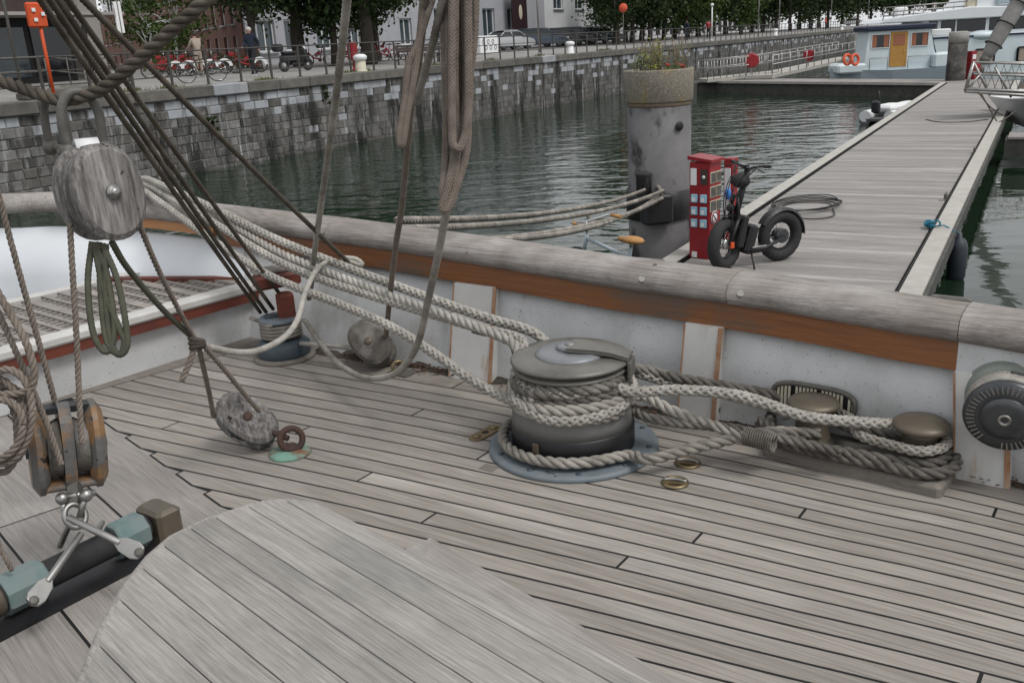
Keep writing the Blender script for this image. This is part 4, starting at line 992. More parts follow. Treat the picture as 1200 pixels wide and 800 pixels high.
dp_ = thing('deck_plate', 'oblong bronze plate screwed to the deck beside the capstan', 'plate', pc, world=True)
pill(pc, .165, .062, ang_, .007).build('plate', 'bronze', dp_, bevel=.002)
for u in (-.05, .05): MB().lathe([(.017, .006), (.015, .012), (.006, .014)], pc + V((u * math.cos(ang_), u * math.sin(ang_), 0)), 14).build('screw', 'bronze', dp_)
MB().lathe([(.015, .0072), (.014, .0078), (.004, .0078)], pc, 14).build('hole', 'dark_void', dp_)
for px, py, lb in ((806, 543, 'flush bronze lifting ring in the deck, nearer the ropes'), (791, 566, 'flush bronze lifting ring in the deck, nearer the camera')):
    c = PZ(px, py, 0); o_ = thing('flush_ring', lb, 'deck ring', c, world=True, group='flush lifting rings')
    MB().lathe([(.047, 0), (.047, .005), (.043, .009), (.036, .009), (.034, .003), (.002, .003)], c, 28).build('rim', 'bronze', o_)
    M_ = Matrix.Rotation(DK + .25, 3, 'Z'); MB().tube([c + M_ @ V((u, .010 * math.sin((u + .04) / .08 * pi) - .004, .0125)) for u in [-.04 + .01 * i for i in range(9)]], .0062, n=8).build('handle', 'steel', o_)
    MB().bar(c + M_ @ V((-.038, -.014, .008)), c + M_ @ V((.038, -.014, .008)), .012, .006).build('bar', 'bronze', o_)
# ------------------------------------------------------------------ wooden blocks
def cheek(c, M, w_, h_, th, k=.9, bev=.25, n=28, p=2.4):
    """oval wooden cheek: plane of M's x (width) and y (height), thickness along z"""
    mb = MB(); vs = []; lev = [(-th / 2, k), (-th / 2 + th * bev, 1), (th / 2 - th * bev, 1), (th / 2, k)]
    for z, s in lev:
        for i in range(n):
            a = 2 * pi * i / n; ca, sa = math.cos(a), math.sin(a)
            vs.append(V(c) + M @ V((w_ / 2 * s * math.copysign(abs(ca) ** (2 / p), ca), h_ / 2 * s * math.copysign(abs(sa) ** (2 / p), sa), z)))
    fs = [tuple(range(n - 1, -1, -1)), tuple(range(3 * n, 4 * n))] + [(q * n + i, q * n + (i + 1) % n, (q + 1) * n + (i + 1) % n, (q + 1) * n + i) for q in range(3) for i in range(n)]
    mb.add(vs, fs); return mb
def look(px, py): return -ray(px, py).normalized()
# big hanging block
ZB = 2.6; bc = PD(117, 226, ZB); fn = (look(117, 226) + V((.62, .1, -.02))).normalized(); Mb = frame_of(fn); 
upb = V((-.10, 0, 1)); yb = (upb - fn * upb.dot(fn)).normalized(); xb = yb.cross(fn); Mb = Matrix((xb, yb, fn)).transposed()
blk = thing('hanging_block', 'large cracked grey wooden pulley block hanging from a shackle', 'pulley', bc, world=True)
for s in (-1, 1):
    ck = cheek(bc + fn * s * .047, Mb, .206, .268, .046, .87, .3, p=2.12).build('cheek', 'block_wood', blk)
cheek(bc, Mb, .188, .244, .046, .97, p=2.1).build('middle_piece', 'block_wood', blk)
MB().lathe([(.021, .07), (.021, .080), (.013, .081), (.013, .090), (.004, .092)], bc, 14, M=Mb).build('axle_bolt', 'steel', blk)
shp = PD(92, 134, ZB - .0); 
MB().tube(circ(shp + V((.0, 0, -.02)), frame_of((.2, -.2, .15), (0, 0, 1)), .001, 3), .001, n=3)
Ms = frame_of((.75, -.65, 0), (0, 0, 1))
shk = MB(); u_ = [V((.0, -.045, -.09)), V((0, -.05, -.03)), V((0, -.042, .03)), V((0, -.022, .062)), V((0, .005, .07)), V((0, .03, .055)), V((0, .048, .02)), V((0, .05, -.03)), V((0, .045, -.09))]
Mz = Matrix.Rotation(.55, 3, 'Z'); sc_c = PD(94, 138, ZB - .01)
def shackle(c, R, k, m, parent, nm='shackle'):
    mb = MB(); mb.tube(cr([c + R @ (q * k) for q in [V((q.y, q.x, q.z)) for q in u_]], 5), .0135 * k, n=10)
    for s in (-1, 1): mb.ball(c + R @ (V((.047 * s, 0, -.09)) * k), .026 * k, 12, 8)
    mb.tube([c + R @ (V((-.075, 0, -.09)) * k), c + R @ (V((.08, 0, -.09)) * k)], .011 * k, n=8)
    return mb.build(nm, m, parent)
shackle(sc_c, Mz, 1.0, 'galv', blk)
sh2 = PD(64, 140, ZB + .09); shackle(sh2, Matrix.Rotation(-.5, 3, 'Z'), .9, 'galv', blk)
MB().tube([sc_c + Mz @ V((-.028, 0, -.09)), sc_c + Mz @ V((.034, 0, -.09))], .034, n=16).build('white_bush', 'white_plain', blk)
MB().bar(sc_c + V((0, 0, -.09)), bc + yb * .10, .045, .03, up=(1, 0, 0)).build('strap', 'galv', blk)
# thick stay rope through the shackle
rope(W([(-60, 78), (0, 95), (45, 110), (70, 117), (90, 115)], 2.72, 2.58) + W([(120, 104), (160, 72), (205, 32), (250, -8), (330, -85), (420, -180)], 2.56, 2.2), .0185, 'rope_dark', 'stay_rope', 'thick brown laid rope passing through the shackle at upper left', kind='laid')
# ------------------------------------------------------------------ block lying on the deck by the ring
def open_block(name, label, c, fn, up, w_, h_, gap, th, m, sheave='blue_dark', pin='rust_dark', tilt=0):
    fn = V(fn).normalized(); y = V(up); y = (y - fn * y.dot(fn)).normalized(); x = y.cross(fn); M = Matrix((x, y, fn)).transposed()
    t = thing(name, label, 'pulley', c, world=True)
    for s in (-1, 1): cheek(c + fn * s * (gap + th) / 2, M, w_, h_, th, .84, .3).build('cheek', m, t)
    cheek(c - y * h_ * .39, M, w_ * .5, h_ * .2, gap, 1).build('spacer', m, t); cheek(c + y * h_ * .42, M, w_ * .3, h_ * .13, gap, 1).build('spacer', m, t)
    MB().lathe([(h_ * .30, -gap * .45), (h_ * .25, 0), (h_ * .30, gap * .45)], c, 24, M=M).build('sheave', sheave, t)
    MB().lathe([(.018, 0), (.018, gap / 2 + th + .004), (.005, gap / 2 + th + .005)], c, 14, M=M).build('pin', pin, t)
    return t, M
dc = PD(289, 493, 3.60); lx = look(289, 493)
open_block('deck_block', 'grey wooden pulley block leaning on the deck beside the rusty ring', dc, lx + V((.12, 0, .35)), PD(330, 515, 3.5) - PD(250, 480, 3.65), .155, .255, .035, .045, 'block_wood')
MB_ = MB().tube([dc.lerp(pe + V((0, 0, .06)), .55), pe + V((.0, 0, .062))], .012, n=8); tag(MB_.build('shackle_pin', 'rust_dark'), 'short rusty link joining deck block and ring', 'link')
oc = PD(436, 403, 4.45); lx = look(436, 403)
open_block('leaning_block', 'dark oval wooden pulley block against the white bulwark', oc, lx + V((-.25, 0, .25)), PD(462, 432, 4.4) - PD(415, 380, 4.5), .17, .235, .04, .05, 'block_dark', pin='bronze_dull')
ep = PZ(470, 438, 0); ey2 = thing('eye_plate', 'small galvanised eye plate on deck below the leaning block', 'deck ring', ep, world=True)
MB().cbox(ep + V((0, 0, .004)), (.12, .07, .012), .004, DK).build('plate', 'galv', ey2); MB().tube(circ(ep + V((-.01, 0, .035)), frame_of((.4, -.9, .1), (0, 0, 1)), .028, 16), .008, n=8, closed=True).build('eye', 'bronze', ey2)
# ------------------------------------------------------------------ double block over the traveller
ZD = 2.72; db = PD(78, 523, ZD); ax_ = (V((.86, .50, -.1))).normalized(); upd_ = V((-.03, .05, 1)); yy = (upd_ - ax_ * upd_.dot(ax_)).normalized(); xx = yy.cross(ax_); Md = Matrix((xx, yy, ax_)).transposed()
dbl = thing('double_block', 'varnished two sheave wooden pulley block above the deck track', 'pulley', db, world=True)
for k in (-1, 0, 1):
    cheek(db + ax_ * k * .076, Md, .185 if k else .17, .265, .048 if k else .032, .78 if k else 1, .35 if k else .1).build('cheek', 'block_varnish', dbl)
for k in (-1, 1):
    MB().lathe([(.088, -.018), (.078, 0), (.088, .018)], db + ax_ * k * .036, 28, M=Md).build('sheave', 'block_dark', dbl)
cheek(db - yy * .105, Md, .12, .035, .16, 1).build('tail_piece', 'block_varnish', dbl)
MB().tube([db - ax_ * .108, db + ax_ * .108], .02, n=14).build('pin', 'blue_dark', dbl)
MB().bar(db + yy * .118 - ax_ * .085, db + yy * .118 + ax_ * .085, .06, .018, up=yy).build('head_strap', 'black_metal', dbl)
# shackle, ring and bridle
trv = thing('traveller', 'deck traveller track with black tube, teal ends and steel bridle', 'sheet traveller', PZ(100, 690, 0), world=True)
ta, tb = PZ(-90, 800, 0), PZ(212, 641, 0); tdv = (tb - ta).normalized(); tnn = V((-tdv.y, tdv.x, 0)); tnn = tnn if tnn.y > 0 else -tnn
tang = math.atan2(tdv.y, tdv.x)
MB().add([ta + tnn * u + V((0, 0, z)) for u, z in ((0, -.004), (0, .012), (.16, .012), (.16, -.004))] + [tb + tnn * u + V((0, 0, z)) for u, z in ((0, -.004), (0, .012), (.16, .012), (.16, -.004))], [(0, 1, 5, 4), (1, 2, 6, 5), (2, 3, 7, 6), (4, 5, 6, 7), (3, 2, 1, 0)]).build('track', 'black_metal', trv)
tz = .075; tA, tB = PZ(20, 690, tz), PZ(178, 613, tz); tx = (tB - tA); tx.z = 0; tx.normalize(); txa = math.atan2(tx.y, tx.x); mid = lambda px, py: PZ(px, py, tz)
def tcyl(p, q, r, n, m, nm, rot=0): 
    f_ = frame_of(q - p, (0, 0, 1)); L = (q - p).length
    return MB().lathe([(r * .93, 0), (r, .006), (r, L - .006), (r * .93, L)], p, n, M=f_ @ Matrix.Rotation(rot, 3, 'Z'), smooth=n > 10).build(nm, m, trv)
tcyl(tA - tx * .30, tB - tx * .02, .042, 20, 'black_rubber', 'tube'); tcyl(tB - tx * .135, tB - tx * .035, .058, 8, 'teal', 'sleeve', pi / 8); tcyl(tA - tx * .045, tA + tx * .075, .058, 8, 'teal', 'sleeve', pi / 8)
tcyl(tA - tx * .16, tA - tx * .05, .05, 20, 'bronze_dull', 'cap')
MB().cbox(tB + tx * .028 + V((0, 0, -.012)), (.085, .13, .125), .012, txa).build('end_stop', 'bronze_dull', trv)
rc = PD(89, 600, 2.70); sk = rc + V((0, 0, .03))
def flat_leg(p, q):
    mb = MB(); d = (q - p).normalized(); f_ = frame_of(d, look(90, 640)); L = (q - p).length
    mb.tube([p, p.lerp(q, .4), p.lerp(q, .72)], .0105, n=10)
    c = p.lerp(q, .86); yv = look(90, 640); yv = (yv - d * yv.dot(d)).normalized(); xv = d.cross(yv); M = Matrix((d, xv, yv)).transposed()
    pts = [(-.20 * L, .008), (-.10 * L, .021), (.06 * L, .025), (.14 * L, .018), (.17 * L, 0)]; pts = pts + [(a, -b) for a, b in reversed(pts[:-1])]
    mb.prism(pts, -.006, .006, M=M, o=c); ob = mb.build('bridle_leg', 'steel', trv, bevel=.002)
    MB().lathe([(.013, .006), (.012, .010), (.004, .0105)], c + d * .03, 14, M=M).build('bolt', 'galv', ob)
flat_leg(PD(95, 625, 2.62), PD(38, 706, 2.42)); flat_leg(PD(80, 606, 2.60), PD(165, 648, 2.56))
MB().tube(cr([PD(70, 640, 2.75), PD(82, 615, 2.7), PD(95, 612, 2.68), PD(112, 622, 2.75), PD(120, 612, 2.85)], 5), .009, n=8).build('bridle_back', 'steel', trv)
dsh = thing('steel_shackle', 'bright steel shackle joining double block and bridle', 'shackle', rc, world=True)
ri_ = Matrix.Rotation(.5, 3, 'Z') @ Matrix.Rotation(pi, 3, 'X')
MB().tube(circ(PD(88, 604, 2.66), frame_of(look(88, 604) + V((.4, 0, .1)), (0, 0, 1)), .034, 24, rz=.028), .0085, n=10, closed=True).build('bow', 'steel', dsh)
MB().tube([PD(68, 583, 2.66), PD(112, 577, 2.70)], .010, n=10).build('pin', 'steel', dsh)
for px, py in ((73, 584), (101, 580)): MB().ball(PD(px, py, 2.66), .019, 12, 8).build('lug', 'steel', dsh); MB().tube([PD(px, py, 2.66), PD(88, 606, 2.66) + V((.012 if px > 90 else -.028, 0, 0))], .009, n=8).build('leg', 'steel', dsh)
MB().bar(PD(88, 566, 2.70), PD(88, 590, 2.68), .036, .03, up=(1, 0, 0)).build('tongue', 'galv', dsh)

# ================================================================== RUNNING RIGGING
GR = 'thin dark rigging lines at upper left'
for top_, bot_, z0, lb in (((26, -30), (305, 366), 2.35, 'thin dark rigging line, lowest of the slanting bundle at upper left'), ((38, -30), (312, 366), 2.4, 'thin dark rigging line, second from below in the slanting bundle'),
                         ((47, -30), (320, 362), 2.45, 'thin dark rigging line, third from below in the slanting bundle'), ((58, -30), (332, 350), 2.5, 'thin dark rigging line, uppermost of the slanting bundle')):
    rope(sag(*W([top_, bot_], z0, 4.75), .012), .0092, 'rope_dark', 'rigging_line', lb, group=GR, kind='braid')
rope(sag(*W([(68, -30), (408, 307)], 2.5, 4.35), .01), .0098, 'rope_dark', 'rigging_line', 'single dark line crossing from upper left to the rail cleat', group=GR, kind='braid')
rope(W([(410, -30), (394, 110), (372, 270), (368, 300), (366, 325), (362, 350)], 2.6, 4.7), .0125, 'rope_mid', 'rigging_line', 'grey line hanging down to the rail behind the small winch', kind='braid')
rope(W([(400, 303), (410, 306), (425, 311), (418, 304), (404, 302)], 4.5, 4.5), .012, 'rope_pale', 'rope_turn', 'small pale rope turn on the varnished beam', kind='braid')
rope(W([(502, -30), (488, 90), (482, 125), (471, 240), (462, 300), (452, 395)], 2.5, 4.4), .0115, 'rope_tan', 'rigging_line', 'pale line running down into the leaning block', kind='braid')
rope(W([(525, -30), (506, 55), (487, 122)], 2.5, 2.85), .0115, 'rope_mid', 'rigging_line', 'grey line slanting onto the pale line left of the hank', kind='braid')
rope(W([(516, -30), (490, 50), (479, 75), (474, 120), (468, 160), (472, 168), (478, 130), (490, 60), (498, -30)], 2.6, 2.6), .0098, 'rope_tan', 'rigging_line', 'grey rope bight hanging left of the hank', kind='cover')
# hank of rope
zk = 2.6; hk = rope_mb(W([(527, -40), (526, 60), (527, 120), (532, 158), (539, 166), (545, 150), (546, 60), (541, -40)], zk, zk), 0.0112, 'cover')
rope_mb(W([(534, -40), (533, 80), (534, 165), (526, 215), (518, 243), (526, 240), (545, 185), (549, 130), (552, 40), (551, -40)], zk - .03, zk + .03), 0.0112, 'cover', hk)
rope_mb(W([(521, -40), (524, 70), (527, 140), (532, 175), (534, 205), (532, 228), (541, 190), (541, 120), (538, 20), (536, -40)], zk + .04, zk + .04), 0.0112, 'cover', hk)
0 and rope_mb([PD(536, 166, zk) + V((.03 * math.cos(a), .026 * math.sin(a), .004 * math.sin(a * 2) - .003 * a)) for a in [i * .5 for i in range(0, 26)]], 0.0112, 'braid', hk)
rope_mb(W([(518, -40), (521, 60), (523, 150), (521, 200), (519, 225), (524, 243), (531, 232), (536, 180), (546, 120), (556, 40), (557, -40)], zk + .03, zk - .02), 0.0112, 'cover', hk)
rope_mb(W([(548, -40), (549, 60), (548, 140), (541, 170), (534, 172), (530, 150), (530, -40)], zk - .04, zk - .04), 0.0112, 'cover', hk)
tag(hk.build('rope_hank', 'rope_tan'), 'thick hank of beige rope hanging down at top centre', 'rope')
rope(W([(536, 168), (532, 195), (527, 225), (515, 290), (502, 350), (491, 398), (478, 423), (462, 438), (442, 443), (420, 440), (395, 424), (378, 405), (366, 388), (357, 375)], 2.62, 4.62), .0125, 'rope_mid', 'rigging_line', 'grey brown line drooping from the hank in a loop to the small winch', kind='braid')
# lines round the hanging block and the deck block
rope(W([(233, 402), (250, 408), (280, 413), (305, 410), (332, 396), (348, 376), (357, 345), (370, 318), (386, 306), (396, 312)], 3.1, 4.45), .0115, 'rope_pale', 'rigging_line', 'pale line curling from the knot over the small winch', kind='braid')
rope(W([(352, 402), (385, 405), (420, 408)], 4.6, 4.45), .011, 'rope_pale', 'rigging_line', 'short pale line from small winch to leaning block', kind='braid')
GT = 'tackle lines at the left edge'
rope(W([(82, 262), (84, 300), (90, 400), (93, 470), (96, 520)], 2.56, 2.62), .0085, 'rope_tan', 'tackle_line', 'tan tackle line from hanging block straight down to the double block', group=GT)
rope(W([(-12, 190), (20, 310), (48, 410), (66, 476)], 2.5, 2.72), .0085, 'rope_tan', 'tackle_line', 'tan tackle line from left edge to behind the double block', group=GT)
rope(W([(-30, 300), (0, 370), (40, 460), (60, 510), (72, 545)], 2.5, 2.60), .0085, 'rope_tan', 'tackle_line', 'tan tackle line from left edge into the left sheave', group=GT)
rope(W([(158, 250), (185, 315), (212, 368), (231, 402)], 2.62, 3.1), .0088, 'rope_tan', 'tackle_line', 'thin tan line from hanging block right side to the knot', group=GT)
rope(W([(131, 284), (150, 315), (190, 362), (228, 398)], 2.6, 3.1), .009, 'rope_green', 'tackle_line', 'dark green line from hanging block bottom to the knot', group=GT, kind='braid')
rope(W([(232, 404), (238, 430), (246, 465), (250, 488)], 3.1, 3.55), .0095, 'rope_tan', 'tackle_line', 'tan line from knot to the left side of deck block', group=GT)
rope(W([(236, 402), (262, 432), (290, 466), (304, 482)], 3.1, 3.5), .0095, 'rope_tan', 'tackle_line', 'tan line from knot into the deck block sheave', group=GT)
rope(W([(229, 404), (222, 425), (213, 446)], 3.08, 3.06), .0105, 'rope_tan', 'rope_tail', 'short frayed rope tail hanging from the knot')
kn_ = MB(); kc_ = PD(231, 402, 3.08)
for q in range(3): kn_.tube(circ(kc_ + V((0, 0, .012 * (q - 1))), frame_of((.3 * (q - 1), .4, 1), (1, 0, 0)), .021, 14), .009, n=8, closed=True)
tag(kn_.build('rope_knot', 'rope_dark'), 'dark knot joining the tackle lines above the deck block', 'knot')
gl = MB()
for pts in ([(108, 283), (103, 330), (108, 385), (120, 410), (130, 408), (134, 380), (125, 320), (112, 284)], [(116, 284), (118, 340), (124, 395), (136, 414), (146, 412), (149, 392), (138, 330), (120, 286)], [(110, 284), (122, 340), (140, 385), (146, 400), (140, 415), (130, 400), (124, 350), (124, 286)]):
    rope_mb(W(pts, 2.6, 2.6), .0085, 'braid', gl)
tag(gl.build('rope_loops', 'rope_green'), 'dark green rope loops dangling below the hanging block', 'rope')
cl = MB()
for q, (a, b, dz) in enumerate(((34, 55, 0), (30, 48, .02), (38, 44, .035), (26, 52, .05), (35, 36, -.02))):
    rope_mb([PD(4 - q * 3 + a * math.cos(t_ / 14 * 2 * pi), 488 + q * 4 + b * math.sin(t_ / 14 * 2 * pi) + (12 if q % 2 else -6) * math.cos(t_ / 7 * pi), 2.5 + dz) for t_ in range(15)], .0105, 'laid', cl)
rope_mb(W([(-30, 468), (0, 462), (25, 460), (40, 445), (30, 400), (-10, 330)], 2.5, 2.5), .0105, 'laid', cl)
tag(cl.build('rope_coil', 'rope_tan'), 'coil of tan rope hanging at the left picture edge', 'rope')
rope(W([(-20, 575), (-2, 635), (14, 668)], 2.5, 2.55), .007, 'rope_tan', 'rope_tail', 'thin rope end beside the teal sleeve at left edge')
# ================================================================== PILLAR WITH FLOWER PLANTER
pc_ = PY(773, 250, 12.5); pc_.z = WATER; zt = PY(773, 119, 12.5).z; zp = PY(773, 81, 12.5).z; pr = .415
pil = thing('planter_pillar', 'thick stained concrete pillar topped by a round pebbled flower planter', 'pillar', pc_, world=True)
o_ = V((pc_.x, pc_.y, 0))
MB().lathe([(pr * 1.01, WATER - 1.5), (pr, WATER), (pr, zt - .06), (pr * .97, zt - .05)], o_, 40).build('shaft', 'concrete_pile', pil)
MB().lathe([(pr * .96, zt - .052), (pr * 1.0, zt - .04), (pr * 1.0, zt + .005)], o_, 40).build('plinth', 'dry_stem', pil)
pt = MB().lathe([(pr * 1.02, zt + .004), (pr * 1.06, zt + .02), (pr * 1.085, zp - .02), (pr * 1.085, zp), (pr * .97, zp), (pr * .96, zp - .06), (.02, zp - .06)], o_, 44).build('planter', 'aggregate', pil)
MB().lathe([(.06, 0), (.06, .012), (.01, .013)], PY(796, 148, 12.5 - pr * .93), 8, M=frame_of(V((.45, -.9, 0)))).build('patch', 'dark_void', pil)
pcz = PY(755, 240, 12.15)
col_ = thing('pile_collar', 'black steel mooring collar with stub post on the pillar', 'pile collar', (o_.x, o_.y, PY(757, 260, 12.1).z), world=True)
zc0, zc1 = PY(757, 262, 12.05).z, PY(757, 228, 12.05).z
MB().lathe([(pr + .012, zc0), (pr + .03, zc0 + .01), (pr + .03, zc1), (pr + .012, zc1 + .01)], o_, 36, cap=False).build('band', 'black_metal', col_)
MB().cbox(V((o_.x - .12, o_.y - pr - .06, (zc0 + zc1) / 2)), (.40, .22, zc1 - zc0), .03, .25).build('bracket', 'black_metal', col_)
MB().lathe([(.10, zc1 - .02), (.10, zc1 + .24), (.112, zc1 + .26), (.10, zc1 + .28)], V((o_.x - .27, o_.y - pr + .02, 0)), 20).build('stub_post', 'concrete_pile', col_)
GM = 'mooring lines from ship to pillar'
ce = V((o_.x - .02, o_.y - pr - .03, zc1 - .02)); cf = V((o_.x - .25, o_.y - pr, zc1 + .06))
for a_, b_, s_, lb in ((PD(465, 258, 5.0), cf, .10, 'uppermost mooring line to the pillar collar'), (PD(470, 268, 5.0), ce + V((0, 0, .06)), .11, 'second mooring line to the pillar collar, tied thick'), (PD(500, 285, 5.0), ce + V((0, 0, -.03)), .12, 'lowest mooring line to the pillar collar'), (PD(520, 282, 5.0), ce + V((-.05, 0, 0)), .16, 'slack mooring line with a knot hanging below the others')):
    rope(sag(a_, b_, s_, 14), .022, 'rope_mid', 'mooring_line', lb, group=GM)
rope(circ(ce + V((-.06, .02, .02)), frame_of((1, .2, .1)), .09, 16, 0, 340), .024, 'rope_mid', 'mooring_loop', 'rope loop lashed round the collar bracket')
rope([PY(688, 250, 11.2), PY(690, 257, 11.2), PY(689, 263, 11.2)], .026, 'rope_mid', 'rope_knot', 'pale knot hanging from the slack mooring line')
rv = random.Random(21)
def stem_plant(name, label, c, h, n, sp, leafm, flowers=0, fm='flower_red', leaf=.05):
    t = thing(name, label, 'plant', c, world=True); st = MB(); lf = MB(); fl = MB()
    for k in range(n):
        a = rv.random() * 6.28; r = sp * rv.random() ** .5; p = V(c) + V((r * math.cos(a), r * math.sin(a), 0)); hh = h * rv.uniform(.5, 1.1)
        q = p + V((rv.gauss(0, .05), rv.gauss(0, .05), hh)); mid_ = p.lerp(q, .5) + V((rv.gauss(0, .02), rv.gauss(0, .02), 0)); st.tube([p, mid_, q], .004, n=4)
        for j in range(7):
            u = rv.uniform(.15, 1); c0 = p.lerp(q, u) + V((rv.gauss(0, .025), rv.gauss(0, .025), 0)); x = V((rv.gauss(0, 1), rv.gauss(0, 1), rv.gauss(0, .6))).normalized(); y = x.orthogonal().normalized(); s = leaf * rv.uniform(.5, 1.2)
            lf.add([c0 - x * s * .5, c0 + y * s * .28, c0 + x * s * .5, c0 - y * s * .28], [(0, 1, 2, 3)])
        if k < flowers: fl.ball(q, .022, 6, 4); fl.ball(q + V((.03, .01, -.01)), .016, 6, 4)
    st.build('stems', 'dry_stem', t); lf.build('leaves', leafm, t)
    if flowers: fl.build('flowers', fm, t, kind='stuff')
stem_plant('planter_plant', 'yellow green leafy plant at the left of the planter', o_ + V((-.12, -.1, zp - .06)), .42, 26, .16, 'leaf_yellow')
stem_plant('planter_plant', 'thin grassy stems in the middle of the planter', o_ + V((.05, .05, zp - .06)), .40, 40, .3, 'leaf_light', leaf=.03)
stem_plant('planter_plant', 'low plant with red flowers at the planter front', o_ + V((.18, -.2, zp - .06)), .14, 14, .12, 'leaf_light', 3)
stem_plant('planter_plant', 'dry twiggy plant at the right of the planter', o_ + V((.28, .0, zp - .06)), .45, 12, .12, 'dry_stem', leaf=.02)
stem_plant('planter_plant', 'small green plant at the left planter rim', o_ + V((-.26, -.12, zp - .06)), .26, 12, .09, 'leaf_light', leaf=.05)
# ================================================================== RED POWER PEDESTAL
rb = PZ(824, 305, PONT) + V((.06, .2, 0)); ped = thing('power_pedestal', 'red marina power pedestal with sockets beside the scooter', 'power pedestal', rb, math.radians(48))
PWd, PH = .275, 1.17
MB().cbox((0, 0, PH / 2), (PWd, PWd, PH), .008).build('cabinet', 'red_box', ped)
MB().add([(-.155, -.17, PH), (.155, -.17, PH), (.155, .155, PH + .03), (-.155, .155, PH + .03), (-.155, -.17, PH + .035), (.155, -.17, PH + .035), (.155, .155, PH + .075), (-.155, .155, PH + .075)], [(3, 2, 1, 0), (4, 5, 6, 7), (0, 1, 5, 4), (1, 2, 6, 5), (2, 3, 7, 6), (3, 0, 4, 7)]).build('lid', 'red_box', ped)
fy = -PWd / 2 - .006        # left visible face is local -x, right visible face is local -y
fx = -PWd / 2 - .006
for r in range(3):
    for c in (-1, 1):
        s_ = MB().cbox((fx, c * .062, .74 - r * .15), (.04, .085, .10), .006).build('socket', 'socket_blue', ped); MB().box((fx - .022, c * .062, .73 - r * .15), (.006, .045, .05)).build('lid', 'white_plain', s_)
MB().box((fx, .075, 1.0), (.01, .08, .2)).build('label', 'white_plain', ped); d_ = MB().box((fx, -.065, 1.0), (.012, .09, .18)).build('meter', 'brown_panel', ped); MB().lathe([(.022, 0), (.02, .006), (.003, .007)], (fx - .006, -.065, 1.0), 12, M=frame_of((-1, 0, 0))).build('dial', 'white_plain', d_)
for r in range(3):
    for c in (-1, 1):
        s_ = MB().box((c * .068, fy, .99 - r * .17), (.118, .012, .13)).build('cover', 'tan_buoy', ped); MB().box((c * .068, fy - .008, .99 - r * .17), (.1, .006, .11)).build('pane', 'galv', s_)
sg = MB().lathe([(.085, 0), (.085, .004), (.002, .005)], (-.02, fy, .50), 24, M=frame_of((0, -1, 0))).build('prohibition_sign', 'white_plain', ped)
MB().tube(circ((-.02, fy - .006, .50), frame_of((0, -1, 0)), .07, 20), .007, n=6, closed=True).build('ring', 'red_box', sg); MB().bar((-.07, fy - .007, .55), (.03, fy - .007, .45), .014, .006).build('slash', 'galv', sg)
MB().box((-.09, fy, .14), (.1, .008, .12)).build('sticker', 'tan_buoy', ped); MB().box((fx, .06, .05), (.008, .07, .07)).build('sticker', 'white_plain', ped)
r2 = PZ(856, 292, PONT) + V((.05, .25, 0)); pd2 = thing('slim_pedestal', 'slim red post with blue light behind the power pedestal', 'power pedestal', r2, math.radians(48))
MB().cbox((0, 0, .56), (.16, .12, 1.12), .01).build('post', 'red_box', pd2); MB().box((-.087, 0, .65), (.01, .08, .7)).build('label', 'white_plain', pd2); MB().lathe([(.035, .0), (.035, .11), (.02, .13)], (-.12, -.03, .62), 12).build('lamp', 'lamp_blue', pd2)
# ================================================================== FAT TYRE SCOOTER
sf, sr = PZ(849, 316, PONT), PZ(913, 305, PONT); sv = (sf - sr); SL = sv.length; sco = thing('electric_scooter', 'black fat tyred electric scooter standing on the pontoon', 'scooter', (sf + sr) / 2, math.atan2(sv.y, sv.x))
hl = SL / 2; R_ = .305
def wheel(par, c, R, tr_, axis=(0, 1, 0), rim='rim', spokes=10, rimw=.012, rm='black_metal', tm='black_rubber', knob=0, hub=.03):
    M = frame_of(axis); w_ = bpy.data.objects.new('wheel', None)
    ring = circ(c, M, R - tr_, 32)
    ob = MB().tube(ring, tr_, n=10, closed=True, prof=(lambda i, a: 1 + knob * ((i + int(a * 3)) % 2)) if knob else None).build('wheel', tm, par)
    MB().tube(circ(c, M, R - 2 * tr_ - rimw * .5, 28), rimw, n=6, closed=True).build('rim', rm, ob)
    sp = MB()
    for k in range(spokes):
        a = 2 * pi * k / spokes; sp.tube([V(c) + M @ V((hub * .6 * math.cos(a + .4), hub * .6 * math.sin(a + .4), .015 * (-1) ** k)), V(c) + M @ V(((R - 2 * tr_) * math.cos(a), (R - 2 * tr_) * math.sin(a), 0))], .0025, n=4, caps=False)
    sp.tube([V(c) - M @ V((0, 0, .035)), V(c) + M @ V((0, 0, .035))], hub, n=12); sp.build('spokes', 'chrome', ob)
    return ob
fwh = wheel(sco, (hl, 0, R_), R_, .068, axis=(-.37, .93, 0), knob=.10, spokes=16, hub=.06, rm='black_metal'); wheel(sco, (-hl, 0, R_), R_, .068, knob=.06, spokes=16, hub=.07)
fork = MB(); st_b, st_t = V((hl - .16, 0, R_ + .36)), V((hl - .30, 0, 1.13))
for s in (-1, 1): fork.tube([V((hl, s * .09, R_)), V((hl - .13, s * .08, R_ + .30))], .022, n=8)
fork.bar((hl - .13, -.10, R_ + .31), (hl - .13, .10, R_ + .31), .05, .05); fork.build('fork', 'black_metal', sco)
MB().tube([st_b - V((-.03, 0, .1)), st_t], .036, n=10).build('stem', 'black_metal', sco)
fd = MB()
for k in range(14):
    a0, a1 = math.radians(20 + k * 10), math.radians(30 + k * 10); ro = R_ + .025
    fd.add([(hl + ro * math.cos(a0), -.06, R_ + ro * math.sin(a0)), (hl + ro * math.cos(a0), .06, R_ + ro * math.sin(a0)), (hl + ro * math.cos(a1), .06, R_ + ro * math.sin(a1)), (hl + ro * math.cos(a1), -.06, R_ + ro * math.sin(a1))], [(0, 1, 2, 3)]) if 5 < k < 13 else None
fd.build('front_mudguard', 'black_rubber', sco)
fd = MB()
